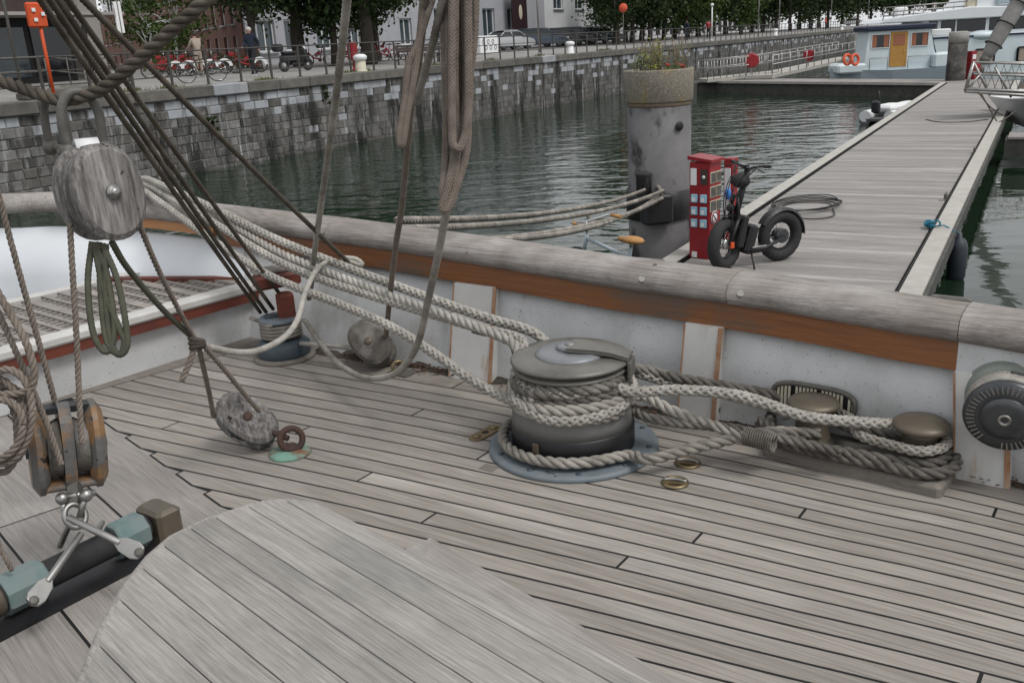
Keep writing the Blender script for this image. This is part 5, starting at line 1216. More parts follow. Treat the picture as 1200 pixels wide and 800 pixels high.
for k in range(17):
    a0, a1 = math.radians(30 + k * 9), math.radians(39 + k * 9); ro = R_ + .03
    for y0, y1, dz0, dz1 in ((-.075, -.05, -.03, 0), (-.05, .05, 0, 0), (.05, .075, 0, -.03)):
        fd.add([(-hl + (ro + dz0) * math.cos(a0), y0, R_ + (ro + dz0) * math.sin(a0)), (-hl + (ro + dz1) * math.cos(a0), y1, R_ + (ro + dz1) * math.sin(a0)), (-hl + (ro + dz1) * math.cos(a1), y1, R_ + (ro + dz1) * math.sin(a1)), (-hl + (ro + dz0) * math.cos(a1), y0, R_ + (ro + dz0) * math.sin(a1))], [(0, 1, 2, 3)])
fd.build('rear_mudguard', 'black_metal', sco)
hb = MB(); hb.tube(cr([st_t + V((-.04, -.36, .06)), st_t + V((0, -.2, .05)), st_t + V((.02, 0, .01)), st_t + V((0, .2, .05)), st_t + V((-.04, .36, .06))], 4), .014, n=8)
hb.tube([st_t + V((-.035, -.34, .058)), st_t + V((-.03, -.24, .052))], .02, n=8).tube([st_t + V((-.035, .34, .058)), st_t + V((-.03, .24, .052))], .02, n=8)
for s in (-1, 1): hb.tube([st_t + V((.02, s * .2, .05)), st_t + V((.07, s * .28, .03)), st_t + V((.05, s * .36, .0))], .007, n=6); hb.tube(cr([st_t + V((.03, s * .18, .05)), st_t + V((.10, s * .1, -.02)), st_b + V((.06, s * .04, .05))], 4), .005, n=5)
hb.build('handlebar', 'black_metal', sco)
MB().ball(st_t + V((.10, 0, -.12)), .11, 14, 8, sc=(.8, 1.3, .75)).build('bag', 'black_rubber', sco)
MB().ball(st_b + V((.09, 0, .05)), .05, 10, 8).build('headlight', 'black_metal', sco)
MB().cbox((hl - .22, 0, R_ + .12), (.10, .13, .38), .02, M=Matrix.Rotation(-.22, 3, 'Y')).build('battery_box', 'black_metal', sco)
MB().cbox((-.03, 0, .19), (SL - .46, .17, .07), .015).build('frame', 'black_metal', sco); MB().cbox((-.06, 0, .232), (SL - .52, .19, .014), .004).build('foot_plate', 'steel', sco)
MB().tube([V((hl - .2, 0, R_ + .2)), V((hl - .30, 0, .22))], .04, n=10).build('down_tube', 'black_metal', sco)
MB().cbox((hl - .34, 0, R_ + .02), (.13, .16, .34), .03, M=Matrix.Rotation(-.30, 3, 'Y')).build('controller_box', 'black_metal', sco)
cbl = MB()
for k_, (y_, b_) in enumerate(((-.2, .14), (.2, .12), (-.12, .2), (.13, .17))): cbl.tube(cr([st_t + V((.02, y_, .05)), st_t + V((b_, y_ * .6, -.10)), st_b + V((b_ * .8, y_ * .3, .12)), V((hl - .05, y_ * .4, R_ + .16)), V((hl - .02, .10 if y_ > 0 else -.10, R_ + .02))], 5), .006, n=5)
cbl.build('cables', 'black_rubber', sco)
for s in (-1, 1): MB().tube([V((hl - .13, s * .085, R_ + .30)), V((hl - .13, s * .06, R_ + .45)), st_b + V((.02, s * .03, .2))], .018, n=8).build('fork_crown_tube', 'black_metal', sco); MB().tube([V((-hl, s * .10, R_)), V((-hl + .28, s * .09, .21)), V((.1, s * .08, .20))], .022, n=8).build('rear_stay', 'black_metal', sco)
MB().cbox(st_t + V((.05, 0, .05)), (.07, .12, .03), .008).build('display', 'dark_glass', sco); MB().tube([V((-hl, -.06, R_)), V((-hl, .06, R_))], .085, n=16).build('hub_motor', 'winch_metal', sco)
MB().tube([V((.08, .08, .18)), V((.12, .2, .0))], .012, n=6).build('kickstand', 'black_metal', sco); MB().cbox((hl - .02, .11, R_ + .0), (.05, .03, .07), .005).build('reflector', 'orange_paint', sco)
# ================================================================== BICYCLES
def bicycle(name, label, loc, rz, fm, R=.34, tr_=.018, red=False, group=None, saddle='black_rubber', barx=0, rimm='chrome', fender=None, detail=1):
    t = thing(name, label, 'bicycle', loc, rz, group)
    for x, nm in ((.53, 'f'), (-.53, 'r')):
        wheel(t, (x, 0, R), R, tr_, spokes=14 if detail else 8, rimw=.008, rm=rimm, hub=.02)
    bb, sc_, hd, ht = V((-.08, 0, .30)), V((-.22, 0, .82)), V((.40, 0, .86)), V((.46, 0, .66)); f = MB()
    if red:
        f.tube(cr([ht, V((.2, 0, .42)), bb + V((0, 0, .05))], 5), .038, n=8); f.tube([bb, sc_], .024, n=8)
    else:
        f.tube([ht, bb], .02, n=8); f.tube([hd + V((.01, 0, -.04)), sc_ + V((.03, 0, -.1))], .018, n=8); f.tube([bb, sc_], .018, n=8)
    for s in (-.05, .05): f.tube([V((-.53, s, R)), bb + V((0, s * .6, 0))], .010, n=6); f.tube([V((-.53, s, R)), sc_ + V((.03, s * .3, -.12))], .009, n=6); f.tube([V((.53, s, R)), ht + V((0, s * .7, 0))], .011, n=6)
    f.tube([ht, hd], .02, n=8); f.build('frame', fm, t)
    h = MB(); hz_ = hd + V((0, 0, .12)); h.tube([hd, hz_], .013, n=6); h.tube(cr([hz_ + V((-.16, -.27, .03)), hz_ + V((-.05, -.22, .04)), hz_ + V((.02, 0, 0)), hz_ + V((-.05, .22, .04)), hz_ + V((-.16, .27, .03))], 4), .011, n=6); h.build('handlebar', 'chrome', t)
    g_ = MB()
    for s in (-1, 1): g_.tube([hz_ + V((-.18, s * .275, .03)), hz_ + V((-.08, s * .235, .04))], .018, n=8)
    g_.build('grips', saddle, t)
    s_ = MB(); s_.ball(sc_ + V((-.03, 0, .07)), .13, 12, 6, sc=(1, .62, .28)); s_.ball(sc_ + V((.09, 0, .06)), .07, 10, 6, sc=(1.3, .45, .4)); s_.build('saddle', saddle, t); MB().tube([sc_, sc_ + V((-.01, 0, .05))], .014, n=6).build('seat_post', 'chrome', t)
    MB().lathe([(.09, -.006), (.09, .006), (.02, .012)], bb + V((0, -.04, 0)), 16, M=frame_of((0, 1, 0))).tube([bb + V((0, -.07, 0)), bb + V((.12, -.07, -.12))], .009, n=6).tube([bb + V((0, .07, 0)), bb + V((-.12, .07, .12))], .009, n=6).build('crank', 'galv', t)
    if fender:
        m_ = MB(); pts = [(R * 1.02 * math.cos(math.radians(a)), R * 1.02 * math.sin(math.radians(a))) for a in range(20, 181, 16)] + [(R * .62 * math.cos(math.radians(a)), R * .62 * math.sin(math.radians(a))) for a in range(180, 19, -16)]
        for s in (-.045, .045):
            m_.prism([(-.53 + x, z) for x, z in pts], -.006, .006, M=Matrix(((1, 0, 0), (0, 0, 1), (0, 1, 0))), o=(0, s, R))
        m_.build('wheel_cover', fender, t); MB().cbox((.62, 0, .80), (.22, .28, .16), .03).build('basket', 'red_box', t); MB().cbox((.02, 0, .58), (.30, .06, .18), .02, M=Matrix.Rotation(.5, 3, 'Y')).build('advert_panel', 'red_box', t)
    return t
S_ = PZ(741, 280, PONT + .90); wt = PZ(783, 297, PONT + .70); hdv = PZ(712, 262, PONT + 1.0); dv = (hdv - S_); dv.z = 0; ra = math.atan2(dv.y, dv.x)
cen = V((S_.x, S_.y, 0)) + V((math.cos(ra), math.sin(ra), 0)) * .24; cen.z = PONT
bicycle('bicycle', 'silver bicycle with tan saddle half hidden behind the ship rail', cen, ra, 'hull_grey', R=.36, tr_=.022, saddle='tan_leather')
RBK = 'red rental bicycles parked on the quay'
red0 = None
spots = [(187, 9.0, 'red rental bicycle with white wheel cover, leftmost of the rack'), (203, 8.9, 'red rental bicycle with white wheel cover, second from left'), (216, 8.8, 'red rental bicycle with white wheel cover, third from left'), (229, 8.7, 'red rental bicycle just left of the person in beige'), (246, 8.6, 'red rental bicycle just right of the person in beige'), (288, 7.5, 'red rental bicycle behind the walking man'),
         (372, 9, 'red rental bicycle right of the black moped'), (407, 8.6, 'red rental bicycle beside the red litter post'), (452, 8.2, 'red rental bicycle right of the thick tree trunk'), (462, 8.6, 'red rental bicycle nearest the park bench')]
for px, wd, lb in spots:
    p = on_quay(px, wd)
    if red0 is None: red0 = bicycle('rental_bicycle', lb, p, QA + 2.4, 'red_box', R=.32, tr_=.024, red=True, group=RBK, fender='white_plain', rimm='galv', detail=0)
    else: copy_tree(red0, p, QA + 2.4 + rv.uniform(-.2, .2), lb)
bk = on_quay(233, 2.6); bicycle('road_bicycle', 'dark town bicycle with big wheels leaning at the quay railing', bk, QA + .1 - .55, 'black_metal', R=.36, tr_=.016)
# ================================================================== PEOPLE
def person(name, label, loc, rz, h, pose, cols, hair):
    """pose: joints in metres for 1.75 m, x forward, y left"""
    J = dict(pelvis=(0, 0, .95), waist=(0, 0, 1.1), chest=(.02, 0, 1.32), neck=(.03, 0, 1.5), head=(.05, 0, 1.60), crown=(.05, 0, 1.70), sl=(.02, .17, 1.43), sr=(.02, -.17, 1.43), el=(-.03, .23, 1.17), er=(.0, -.23, 1.17), wl=(.05, .24, .95), wr=(.08, -.24, .95), hl=(.08, .24, .86), hr=(.11, -.24, .86),
             pl=(0, .09, .90), pr=(0, -.09, .90), kl=(.03, .10, .50), kr=(.03, -.10, .50), al=(0, .10, .08), ar=(0, -.10, .08), fl=(.16, .11, .04), fr=(.16, -.11, .04))
    J.update(pose); rad = dict(pelvis=.15, waist=.145, chest=.16, neck=.06, head=.092, crown=.075, sl=.085, sr=.085, el=.055, er=.055, wl=.042, wr=.042, hl=.035, hr=.035, pl=.10, pr=.10, kl=.068, kr=.068, al=.05, ar=.05, fl=.04, fr=.04)
    E = [('pelvis', 'waist'), ('waist', 'chest'), ('chest', 'neck'), ('neck', 'head'), ('head', 'crown'), ('chest', 'sl'), ('sl', 'el'), ('el', 'wl'), ('wl', 'hl'), ('chest', 'sr'), ('sr', 'er'), ('er', 'wr'), ('wr', 'hr'), ('pelvis', 'pl'), ('pl', 'kl'), ('kl', 'al'), ('al', 'fl'), ('pelvis', 'pr'), ('pr', 'kr'), ('kr', 'ar'), ('ar', 'fr')]
    ks = list(J); k = h / 1.75; me = bpy.data.meshes.new(name); me.from_pydata([V(J[q]) * k for q in ks], [(ks.index(a), ks.index(b)) for a, b in E], [])
    ob = bpy.data.objects.new('tmp', me); C.objects.link(ob); m = ob.modifiers.new('s', 'SKIN')
    sv_ = me.skin_vertices[0].data
    for i, q in enumerate(ks): sv_[i].radius = (rad[q] * k, rad[q] * k * (1.0 if q not in ('chest', 'waist', 'pelvis') else .78)); sv_[i].use_root = q == 'pelvis'
    s2 = ob.modifiers.new('u', 'SUBSURF'); s2.levels = 2; s2.render_levels = 2
    dg = bpy.context.evaluated_depsgraph_get(); dg.update(); nm = bpy.data.meshes.new_from_object(ob.evaluated_get(dg)); bpy.data.objects.remove(ob)
    nm.name = 'body'; 
    for q in cols: nm.materials.append(MT[q])
    hz0 = J['neck'][2] * k; hands = [V(J['hl']) * k, V(J['hr']) * k]; wst = (J['pelvis'][2] + .02) * k; feet = .10 * k
    for p in nm.polygons:
        c = p.center; p.use_smooth = True
        if c.z > hz0 + .01 or any((c - q).length < .085 * k for q in hands): p.material_index = 0
        elif c.z < feet: p.material_index = 3
        elif c.z < wst and not any((c - V(J[q]) * k).length < .15 * k for q in ('wl', 'wr')): p.material_index = 2
        else: p.material_index = 1
    t = thing(name, label, 'person', loc, rz); o = bpy.data.objects.new('body', nm); C.objects.link(o); o.parent = t
    hd = V(J['head']) * k
    MB().ball(hd + V((-.015, 0, .045)) * k, .105 * k, 12, 8, sc=(.95, .9, .85)).build('hair', hair, t)
    f = MB(); f.ball(hd + V((.105, 0, -.005)) * k, .02 * k, 6, 5)
    for s in (-1, 1): f.ball(hd + V((.0, .092 * s, 0)) * k, .022 * k, 6, 5); 
    f.build('nose_and_ears', 'skin', t); e = MB()
    for s in (-1, 1): e.ball(hd + V((.088, .035 * s, .02)) * k, .011 * k, 6, 5)
    e.build('eyes', 'hair_dark', t); return t
walk = dict(kl=(.20, .09, .53), al=(.28, .09, .09), fl=(.43, .09, .10), kr=(-.06, -.09, .50), ar=(-.32, -.09, .18), fr=(-.20, -.09, .05), el=(-.14, .22, 1.19), wl=(-.12, .23, .97), hl=(-.10, .23, .89), er=(.08, -.22, 1.18), wr=(.24, -.22, 1.03), hr=(.31, -.22, 1.0))
mp_ = on_quay(295, 3.2); mp_.z = gz(3.2); person('person', 'man in dark navy jacket and dark trousers walking along the quay', mp_ , QA - 2.9, 1.80, walk, ['skin', 'navy_cloth', 'dark_cloth', 'white_plain'], 'hair_grey')
ride = dict(el=(.15, .24, 1.2), er=(.15, -.24, 1.2), wl=(.38, .22, 1.12), wr=(.38, -.22, 1.12), hl=(.45, .22, 1.1), hr=(.45, -.22, 1.1))
mp_ = on_quay(231, 6.4); person('person', 'person in beige jacket standing with the bicycles, seen from behind', mp_, QA + 1.3, 1.72, ride, ['skin', 'beige_cloth', 'beige_cloth', 'white_plain'], 'hair_dark')
for px, wd, c, lb in ((804, 5, 'navy_cloth', 'distant person in dark clothes standing beyond the planter'), (830, 5, 'red_box', 'distant person in red near the gangway head'), (950, 5, 'dark_cloth', 'distant person in dark clothes near the far white bollards'), (966, 5, 'orange_ring', 'distant person in orange under the far trees')):
    person('person', lb, on_quay(px, wd), QA + px, 1.72, {}, ['skin', c, 'dark_cloth', 'dark_cloth'], 'hair_dark')
# ================================================================== CARS
def car(name, label, loc, rz, body, kind='hatch'):
    t = thing(name, label, 'car', loc, rz, 'cars parked on the quay'); L = 4.3
    lower = [(-2.12, .32), (-2.15, .60), (-2.05, .92), (-1.2, .96), (.55, .95), (1.35, .86), (1.98, .72), (2.15, .55), (2.15, .32), (1.80, .24), (-1.8, .24)]
    hatch = dict(hatch=[(-1.95, .93), (-1.72, 1.38), (-1.2, 1.47), (-.1, 1.47), (.35, 1.38), (1.05, .90)], wagon=[(-2.05, .93), (-1.9, 1.40), (-1.3, 1.50), (0, 1.48), (.4, 1.40), (1.1, .90)], saloon=[(-1.75, .93), (-1.0, 1.33), (-.5, 1.40), (.1, 1.40), (.5, 1.32), (1.25, .88)])[kind]
    def slab(pts, yw, mb):
        n = len(pts); ys = [(-1, 1), (-.9, .93)] ; vs = []
        for s in (-1, 1):
            for x, z in pts: vs.append((x * .99, s * yw(z), z))
        mb.add(vs, [tuple(range(n - 1, -1, -1)), tuple(range(n, 2 * n))] + [(i, (i + 1) % n, n + (i + 1) % n, n + i) for i in range(n)]); return mb
    slab(lower, lambda z: .80 if z < .3 else (.89 if z < .75 else .84), MB()).build('body', body, t, bevel=.05)
    slab(hatch, lambda z: .82 - max(0, z - .93) * .38, MB()).build('window_glass', 'dark_glass', t, bevel=.03)
    rf = [p for p in hatch if p[1] > 1.3]; x0, x1 = rf[0][0], rf[-1][0]
    MB().cbox(((x0 + x1) / 2, 0, rf[1][1] + .012), (x1 - x0, 1.22, .04), .015).build('roof', body, t)
    for s in (-1, 1):
        MB().tube([(hatch[-1][0], s * .82, .93), (hatch[-2][0], s * .65, hatch[-2][1] + .01), (hatch[1][0], s * .65, hatch[1][1] + .01), (hatch[0][0], s * .82, .93)], .035, n=6).build('pillar', body, t)
        MB().tube([(-.35, s * .835, .93), (-.35, s * .62, 1.44)], .035, n=6).build('pillar', body, t)
        MB().cbox((.85, s * .93, 1.0), (.12, .16, .1), .02).build('mirror', body, t)
        MB().ball((2.03, s * .62, .66), .15, 10, 6, sc=(.7, 1.1, .55)).build('headlight', 'lens', t); MB().cbox((-2.1, s * .68, .78), (.1, .22, .2), .02).build('tail_light', 'tail_red', t)
        for x in (-1.33, 1.33):
            w_ = MB().tube(circ((x, s * .76, .32), frame_of((0, 1, 0)), .235, 20), .085, n=8, closed=True).build('wheel', 'black_rubber', t); MB().lathe([(.2, -.02), (.18, .02), (.05, .04)], (x, s * .80, .32), 16, M=frame_of((0, s, 0))).build('rim', 'steel', w_)
    MB().box((2.15, 0, .48), (.03, .5, .11)).build('number_plate', 'white_plain', t); MB().box((2.13, 0, .62), (.04, .8, .08)).build('grille', 'black_metal', t)
    return t
ca = QA - 1.15
car('parked_car', 'silver saloon car, leftmost of the parked row', on_quay(596, 13.0), QA - .25, 'car_silver', 'saloon')
for px, wd, m, kd_, lb in ((637, 13.5, 'car_blue', 'wagon', 'dark blue estate car right of the silver saloon'), (660, 13.5, 'car_black', 'hatch', 'black hatchback, second dark car in the parked row'), (677, 13.5, 'car_black', 'wagon', 'black estate car, third dark car in the parked row'), (692, 13.5, 'car_blue', 'hatch', 'dark hatchback near the end of the parked row'), (706, 13.5, 'car_silver', 'hatch', 'silver hatchback by the first dark tree'), (1000, 14, 'car_white', 'wagon', 'white car far along the quay above the wheelhouse boat')):
    car('parked_car', lb, on_quay(px, wd), ca, m, kd_)
# ================================================================== QUAY FURNITURE
mo = thing('moped', 'black moped with top box parked on the quay', 'moped', on_quay(345, 5.6), QA - .2)
for x in (.62, -.62): wheel(mo, (x, 0, .27), .27, .06, spokes=8, rimw=.02, rm='galv', hub=.06)
MB().cbox((-.35, 0, .55), (.85, .30, .34), .08).build('body', 'car_black', mo); MB().cbox((.0, 0, .32), (.6, .28, .12), .04).build('footboard', 'car_black', mo); MB().cbox((.42, 0, .66), (.14, .42, .62), .05, M=Matrix.Rotation(-.3, 3, 'Y')).build('leg_shield', 'car_black', mo)
MB().cbox((-.30, 0, .77), (.72, .28, .12), .04).build('seat', 'black_rubber', mo); MB().cbox((-.85, 0, .98), (.38, .40, .32), .06).build('top_box', 'black_metal', mo); MB().tube([(.36, -.34, 1.05), (.42, 0, 1.02), (.36, .34, 1.05)], .02, n=8).build('handlebar', 'black_metal', mo); MB().tube([(.60, 0, .27), (.42, 0, .98)], .035, n=8).build('fork', 'galv', mo); MB().ball((.5, 0, .92), .1, 10, 8).build('headlight', 'lens', mo)
def bench(px, wd, lb):
    t = thing('park_bench', lb, 'bench', on_quay(px, wd), QA)
    for k in range(4): MB().box((0, -.18 + k * .12, .45), (1.9, .09, .04)).build('seat_slat', 'brown_panel', t)
    for k in range(3): MB().box((0, .27 + k * .03, .58 + k * .12), (1.9, .035, .09)).build('back_slat', 'brown_panel', t)
    for x in (-.8, 0, .8): MB().box((x, -.12, .21), (.06, .06, .43)).build('leg', 'rail_steel', t); MB().box((x, .30, .40), (.06, .05, .80)).build('leg', 'rail_steel', t)
bench(484, 3.2, 'dark slatted park bench on the quay, left one of two'); bench(510, 3.2, 'dark slatted park bench on the quay, right one of two')
def quay_bollard(px, wd, lb, band=None, s=1):
    t = thing('quay_bollard', lb, 'bollard', on_quay(px, wd), 0, 'white mooring bollards on the quay'); t.scale = (s, s, s)
    MB().lathe([(.26, 0), (.24, .05), (.20, .1), (.20, .40)], (0, 0, 0), 24).build('stem', band or 'white_plain', t); MB().lathe([(.20, .40), (.25, .46), (.27, .53), (.25, .60), (.15, .65), (.02, .66)], (0, 0, 0), 24).build('head', 'white_plain', t)
quay_bollard(421, .45, 'white mooring bollard with yellowish stem near the thick tree', 'tan_buoy'); quay_bollard(668, .45, 'white mooring bollard above the quay wall left of the planter'); quay_bollard(908, .45, 'white mooring bollard far along the quay, left of two'); quay_bollard(985, .45, 'white mooring bollard far along the quay, right of two')
def pole(name, label, cat, px, wd, h, r, m, head=None):
    t = thing(name, label, cat, on_quay(px, wd), 0); MB().tube([(0, 0, 0), (0, 0, h)], r, n=10).build('pole', m, t); MB().lathe([(r * 2, 0), (r * 1.8, .08), (r, .12)], (0, 0, 0), 12).build('foot', m, t)
    return t
for px, wd, h, m, lb in ((632, 2.0, 6, 'steel', 'grey lamp post beside the silver car'), (834, 1.2, 2.6, 'white_plain', 'slim white lamp post at the gangway head'), (888, 2.5, 6, 'steel', 'thin lamp post behind the far railing'), (912, 3, 6.5, 'steel', 'thin lamp post above the left far bollard'), (972, 3, 7, 'steel', 'thin lamp post left of the wheelhouse boat roof'), (1015, 3, 7, 'steel', 'thin lamp post behind the wheelhouse'), (16, 5.5, 6, 'galv', 'dark lamp post in front of the glass shop'), (98, 1.4, 3.2, 'galv', 'thin grey pole beside the slanting rigging lines')):
    t = pole('lamp_post', lb, 'lamp post', px, wd, h, .05, m); MB().lathe([(.05, h), (.12, h + .05), (.14, h + .18), (.05, h + .25)], (0, 0, 0), 12).build('lamp_head', 'white_plain', t)
t = pole('lifebuoy_post', 'orange lifebuoy post with orange case at upper left', 'lifebuoy post', 53, .42, 2.15, .045, 'orange_paint')
MB().cbox((-.02, -.06, 2.1), (.52, .16, .62), .04, QA).build('case', 'orange_paint', t)
for dx, dz in ((-.12, 2.22), (.13, 2.12), (-.10, 1.98)): MB().cbox((dx * math.cos(QA) + .07, dx * math.sin(QA) - .12, dz), (.1, .03, .09), .005, QA).build('label', 'white_plain', t)
t = pole('road_sign', 'round red road sign on a pole above the tree row', 'sign', 731, 6, 2.9, .035, 'galv'); MB().lathe([(.33, 0), (.33, .02), (.01, .025)], (0, -.05, 2.7), 24, M=frame_of(V((-.3, -.95, 0)))).build('disc', 'orange_ring', t); 
t = pole('info_sign', 'tall narrow information sign left of the brick building trees', 'sign', 146, 5, 2.9, .04, 'galv'); MB().cbox((0, 0, 2.2), (.28, .06, 1.0), .01, QA).build('panel', 'white_plain', t); MB().cbox((0, -.035, 2.35), (.24, .012, .3), .004, QA).build('print', 'red_box', t)
t = pole('litter_post', 'red litter post beside the pale bollard', 'bin', 413, 1.6, 1.1, .04, 'red_box'); MB().cbox((0, 0, .75), (.36, .3, .7), .04, QA).build('bin', 'red_box', t); MB().cbox((0, 0, 1.55), (.5, .1, .12), .02, QA).build('sign_board', 'black_metal', t)
t = thing('concrete_planter', 'white concrete block with black ring graffiti left of the silver car', 'planter', on_quay(567, 9.5), QA); MB().cbox((0, 0, .55), (2.3, .9, 1.1), .05).build('block', 'white_plain', t)
for k in range(6): MB().tube(circ((-.75 + .3 * k, -.46, .55 + .18 * (-1) ** k), frame_of((0, 1, 0)), .13, 16), .018, n=5, closed=True).build('graffiti_ring', 'black_metal', t)
sgn = thing('wall_sign', 'dark hanging banner with pale lettering on the white building', 'sign', on_quay(611, 17.6), QA); MB().cbox((0, 0, 3.0), (2.6, .12, 4.4), .02).build('board', 'sign_dark', sgn)
for k in range(8): MB().box((-.9 + k * .25, -.075, 4.5), (.13, .02, .42 if k % 3 else .5)).build('letter', 'white_plain', sgn)
MB().ball((.1, -.05, 2.9), .42, 12, 8, sc=(.8, .1, 1.5)).build('emblem', 'tan_buoy', sgn)
for px, wd, lb in ((34, .9, 'dark kerb stone left of the lifebuoy post'), (68, 2.2, 'dark low stone right of the lifebuoy post'), (82, 3.2, 'dark low stone near the shop ramp railing'), (98, 4.4, 'dark low stone furthest from the lifebuoy post')):
    t = thing('kerb_stone', lb, 'stone', on_quay(px, wd), QA, 'dark stones on the quay'); MB().cbox((0, 0, .1), (1.0, .5, .22), .05).build('stone', 'coping', t)
rr_ = thing('shop_ramp_railing', 'thin grey handrail by the glass shop entrance', 'railing', on_quay(60, 7), 0, world=True)
a0, a1 = on_quay(-20, 7.5), on_quay(50, 7.5); a2 = on_quay(100, 8.5); a3 = on_quay(150, 6.5)
for h in (1.05, .6): MB().tube([a0 + V((0, 0, h)), a1 + V((0, 0, h)), a2 + V((0, 0, h - .25)), a3 + V((0, 0, h))], .025, n=6).build('bar', 'galv', rr_)
for p in (a0, a0.lerp(a1, .5), a1, a1.lerp(a2, .5), a2, a3): MB().tube([p, p + V((0, 0, 1.05 if p is not a2 else .8))], .025, n=6).build('post', 'galv', rr_)
for px, py, lb in ((248, 143, 'small fern clump growing from the quay wall below the walking man'), (381, 112, 'leafy tuft growing from the quay wall left of the hanging line')):
    r = ray(px, py); k_ = r.x / r.y; t_ = (k_ * Q0.y - Q0.x) / (QD.x - k_ * QD.y); p = Q0 + QD * t_; p = PY(px, py, p.y - .05); rnd = random.Random(px); mb = MB(); leaf_cloud(mb, rnd, 260, p, (.22, .12, .35), .10, 8, 0); tag(mb.build('wall_fern', 'leaf', kind='stuff'), lb, 'plant', 'plants on the quay wall')
gr = MB(); rnd = random.Random(4)
for _ in range(1500):
    t_ = rnd.choice((-4, -2.6, 1.5, 6, 7, 11.3, 12, 17, 22, 30, 31)) + rnd.gauss(0, .25); p = QP(t_, .62 + rnd.gauss(0, .1)); h = rnd.uniform(.04, .16); a = rnd.random() * 6.28; d = V((math.cos(a), math.sin(a), 0)) * .015
    gr.add([p - d, p + d, p + V((rnd.gauss(0, .04), rnd.gauss(0, .04), h))], [(0, 1, 2)])
tag(gr.build('grass_tufts', 'grass', kind='stuff'), 'grass tufts growing at the railing foot along the quay edge', 'grass')
hg = MB(); rnd = random.Random(6)
for px in range(175, 292, 2):
    p = on_quay(px, 14); leaf_cloud(hg, rnd, 40, p + V((0, 0, .35)), (.5, .5, .4), .14, 3, 0)
tag(hg.build('low_hedge', 'grass'), 'low green hedge strip before the brick building', 'hedge')
# ================================================================== PONTOON THINGS
cb = MB(); cc_ = PZ(945, 242, PONT + .012); rnd = random.Random(2)
for k in range(6):
    a = .38 + .05 * k; cb.tube(cr([cc_ + V((a * math.cos(q) * (1 + .15 * math.sin(q * 2 + k)), a * .9 * math.sin(q) + .06 * k * math.cos(q), .006 + .012 * k)) for q in [i * .6 for i in range(11)]], 4, closed=True), .009, n=6, closed=True)
cb.tube(cr([cc_ + V((.3, -.3, .008)), cc_ + V((.1, -.9, .01)), cc_ + V((-.25, -1.05, .01)), cc_ + V((-.5, -.8, .02))], 6), .009, n=6)
tag(cb.build('power_cable', 'black_rubber'), 'black power cable coiled loosely on the pontoon boards', 'cable')
tag(MB().tube(cr([PZ(1085, 140, PONT + .012), PZ(1100, 143, PONT + .012), PZ(1130, 143, PONT + .012), PZ(1158, 140, PONT + .012)], 6), .012, n=6).build('power_cable', 'black_rubber'), 'thin dark cable lying across the pontoon boards', 'cable')
fb = PZ(1092, 266, PONT + .03); bt = MB(); rnd = random.Random(8)
for k in range(9): bt.tube(circ(fb + V((rnd.gauss(0, .03), rnd.gauss(0, .03), .02 + rnd.random() * .03)), frame_of((rnd.gauss(0, 1), rnd.gauss(0, 1), 1)), .05, 12), .011, n=6, closed=True)
tag(bt.build('blue_lashing', 'blue_rope'), 'tangled blue rope lashing on the pontoon edge', 'rope')
fp_ = fb + (-QN) * .34 + V((0, 0, -.02)); fe = thing('fender', 'dark blue grey fender hanging off the pontoon side', 'fender', fp_, world=True)
MB().lathe([(.02, -.72), (.07, -.70), (.115, -.62), (.12, -.24), (.09, -.14), (.035, -.10), (.03, -.04)], fp_, 20).build('body', 'fender_blue', fe); MB().tube([fp_ + V((0, 0, -.05)), fp_ + QN * .2 + V((0, 0, .05)), fb], .01, n=6).build('lanyard', 'blue_rope', fe)
# dinghy
dg_ = PZ(1044, 143, WATER); din = thing('dinghy', 'small white inflatable dinghy with grey bottom beside the pontoon', 'dinghy', dg_, QA - .3); 
MB().tube(cr([(-1.1, .42, .28), (0, .5, .28), (.9, .38, .34), (1.35, 0, .42), (.9, -.38, .34), (0, -.5, .28), (-1.1, -.42, .28)], 6), .19, n=12).build('tube', 'white_plain', din)
MB().tube(cr([(-1.1, .42, .14), (0, .5, .14), (.9, .38, .2), (1.35, 0, .28), (.9, -.38, .2), (0, -.5, .14), (-1.1, -.42, .14)], 6), .185, n=12).build('bottom', 'rib_grey', din)
MB().cbox((-.1, 0, .16), (2.0, .8, .12), .03).build('floor', 'rib_grey', din); MB().cbox((-.1, 0, .5), (1.2, .7, .22), .08).build('cover', 'white_plain', din); MB().cbox((-1.2, 0, .6), (.22, .26, .4), .05).build('outboard_motor', 'black_metal', din); MB().tube([(-.9, 0, .5), (-1.05, 0, 1.1)], .03, n=6).build('tiller', 'black_metal', din)
# ================================================================== GANGWAYS
def gangway(label, a, b, wd, hgt=1.05, n=14):
    d = (b - a); t = thing('gangway', label, 'gangway', a, world=True); nn = V((-d.y, d.x, 0)).normalized() * wd
    MB().add([a, b, b + nn, a + nn, a - V((0, 0, .18)), b - V((0, 0, .18)), b + nn - V((0, 0, .18)), a + nn - V((0, 0, .18))], [(0, 1, 2, 3), (0, 4, 5, 1), (2, 6, 7, 3), (7, 6, 5, 4), (0, 3, 7, 4), (1, 5, 6, 2)]).build('deck', 'pontoon_edge', t)
    for o in (V((0, 0, 0)), nn):
        for h in (hgt, hgt * .55): MB().tube([a + o + V((0, 0, h)), b + o + V((0, 0, h))], .03, n=6).build('rail', 'steel', t)
        for k in range(n + 1): p = a.lerp(b, k / n) + o; MB().tube([p, p + V((0, 0, hgt))], .024, n=6).build('post', 'steel', t)
    return t
ga, gb = PY(829, 93, 53), PY(912, 84, 53.5); gangway('level gangway with grey railings left of the wheelhouse boat', ga, gb, 1.5, .95, 11)
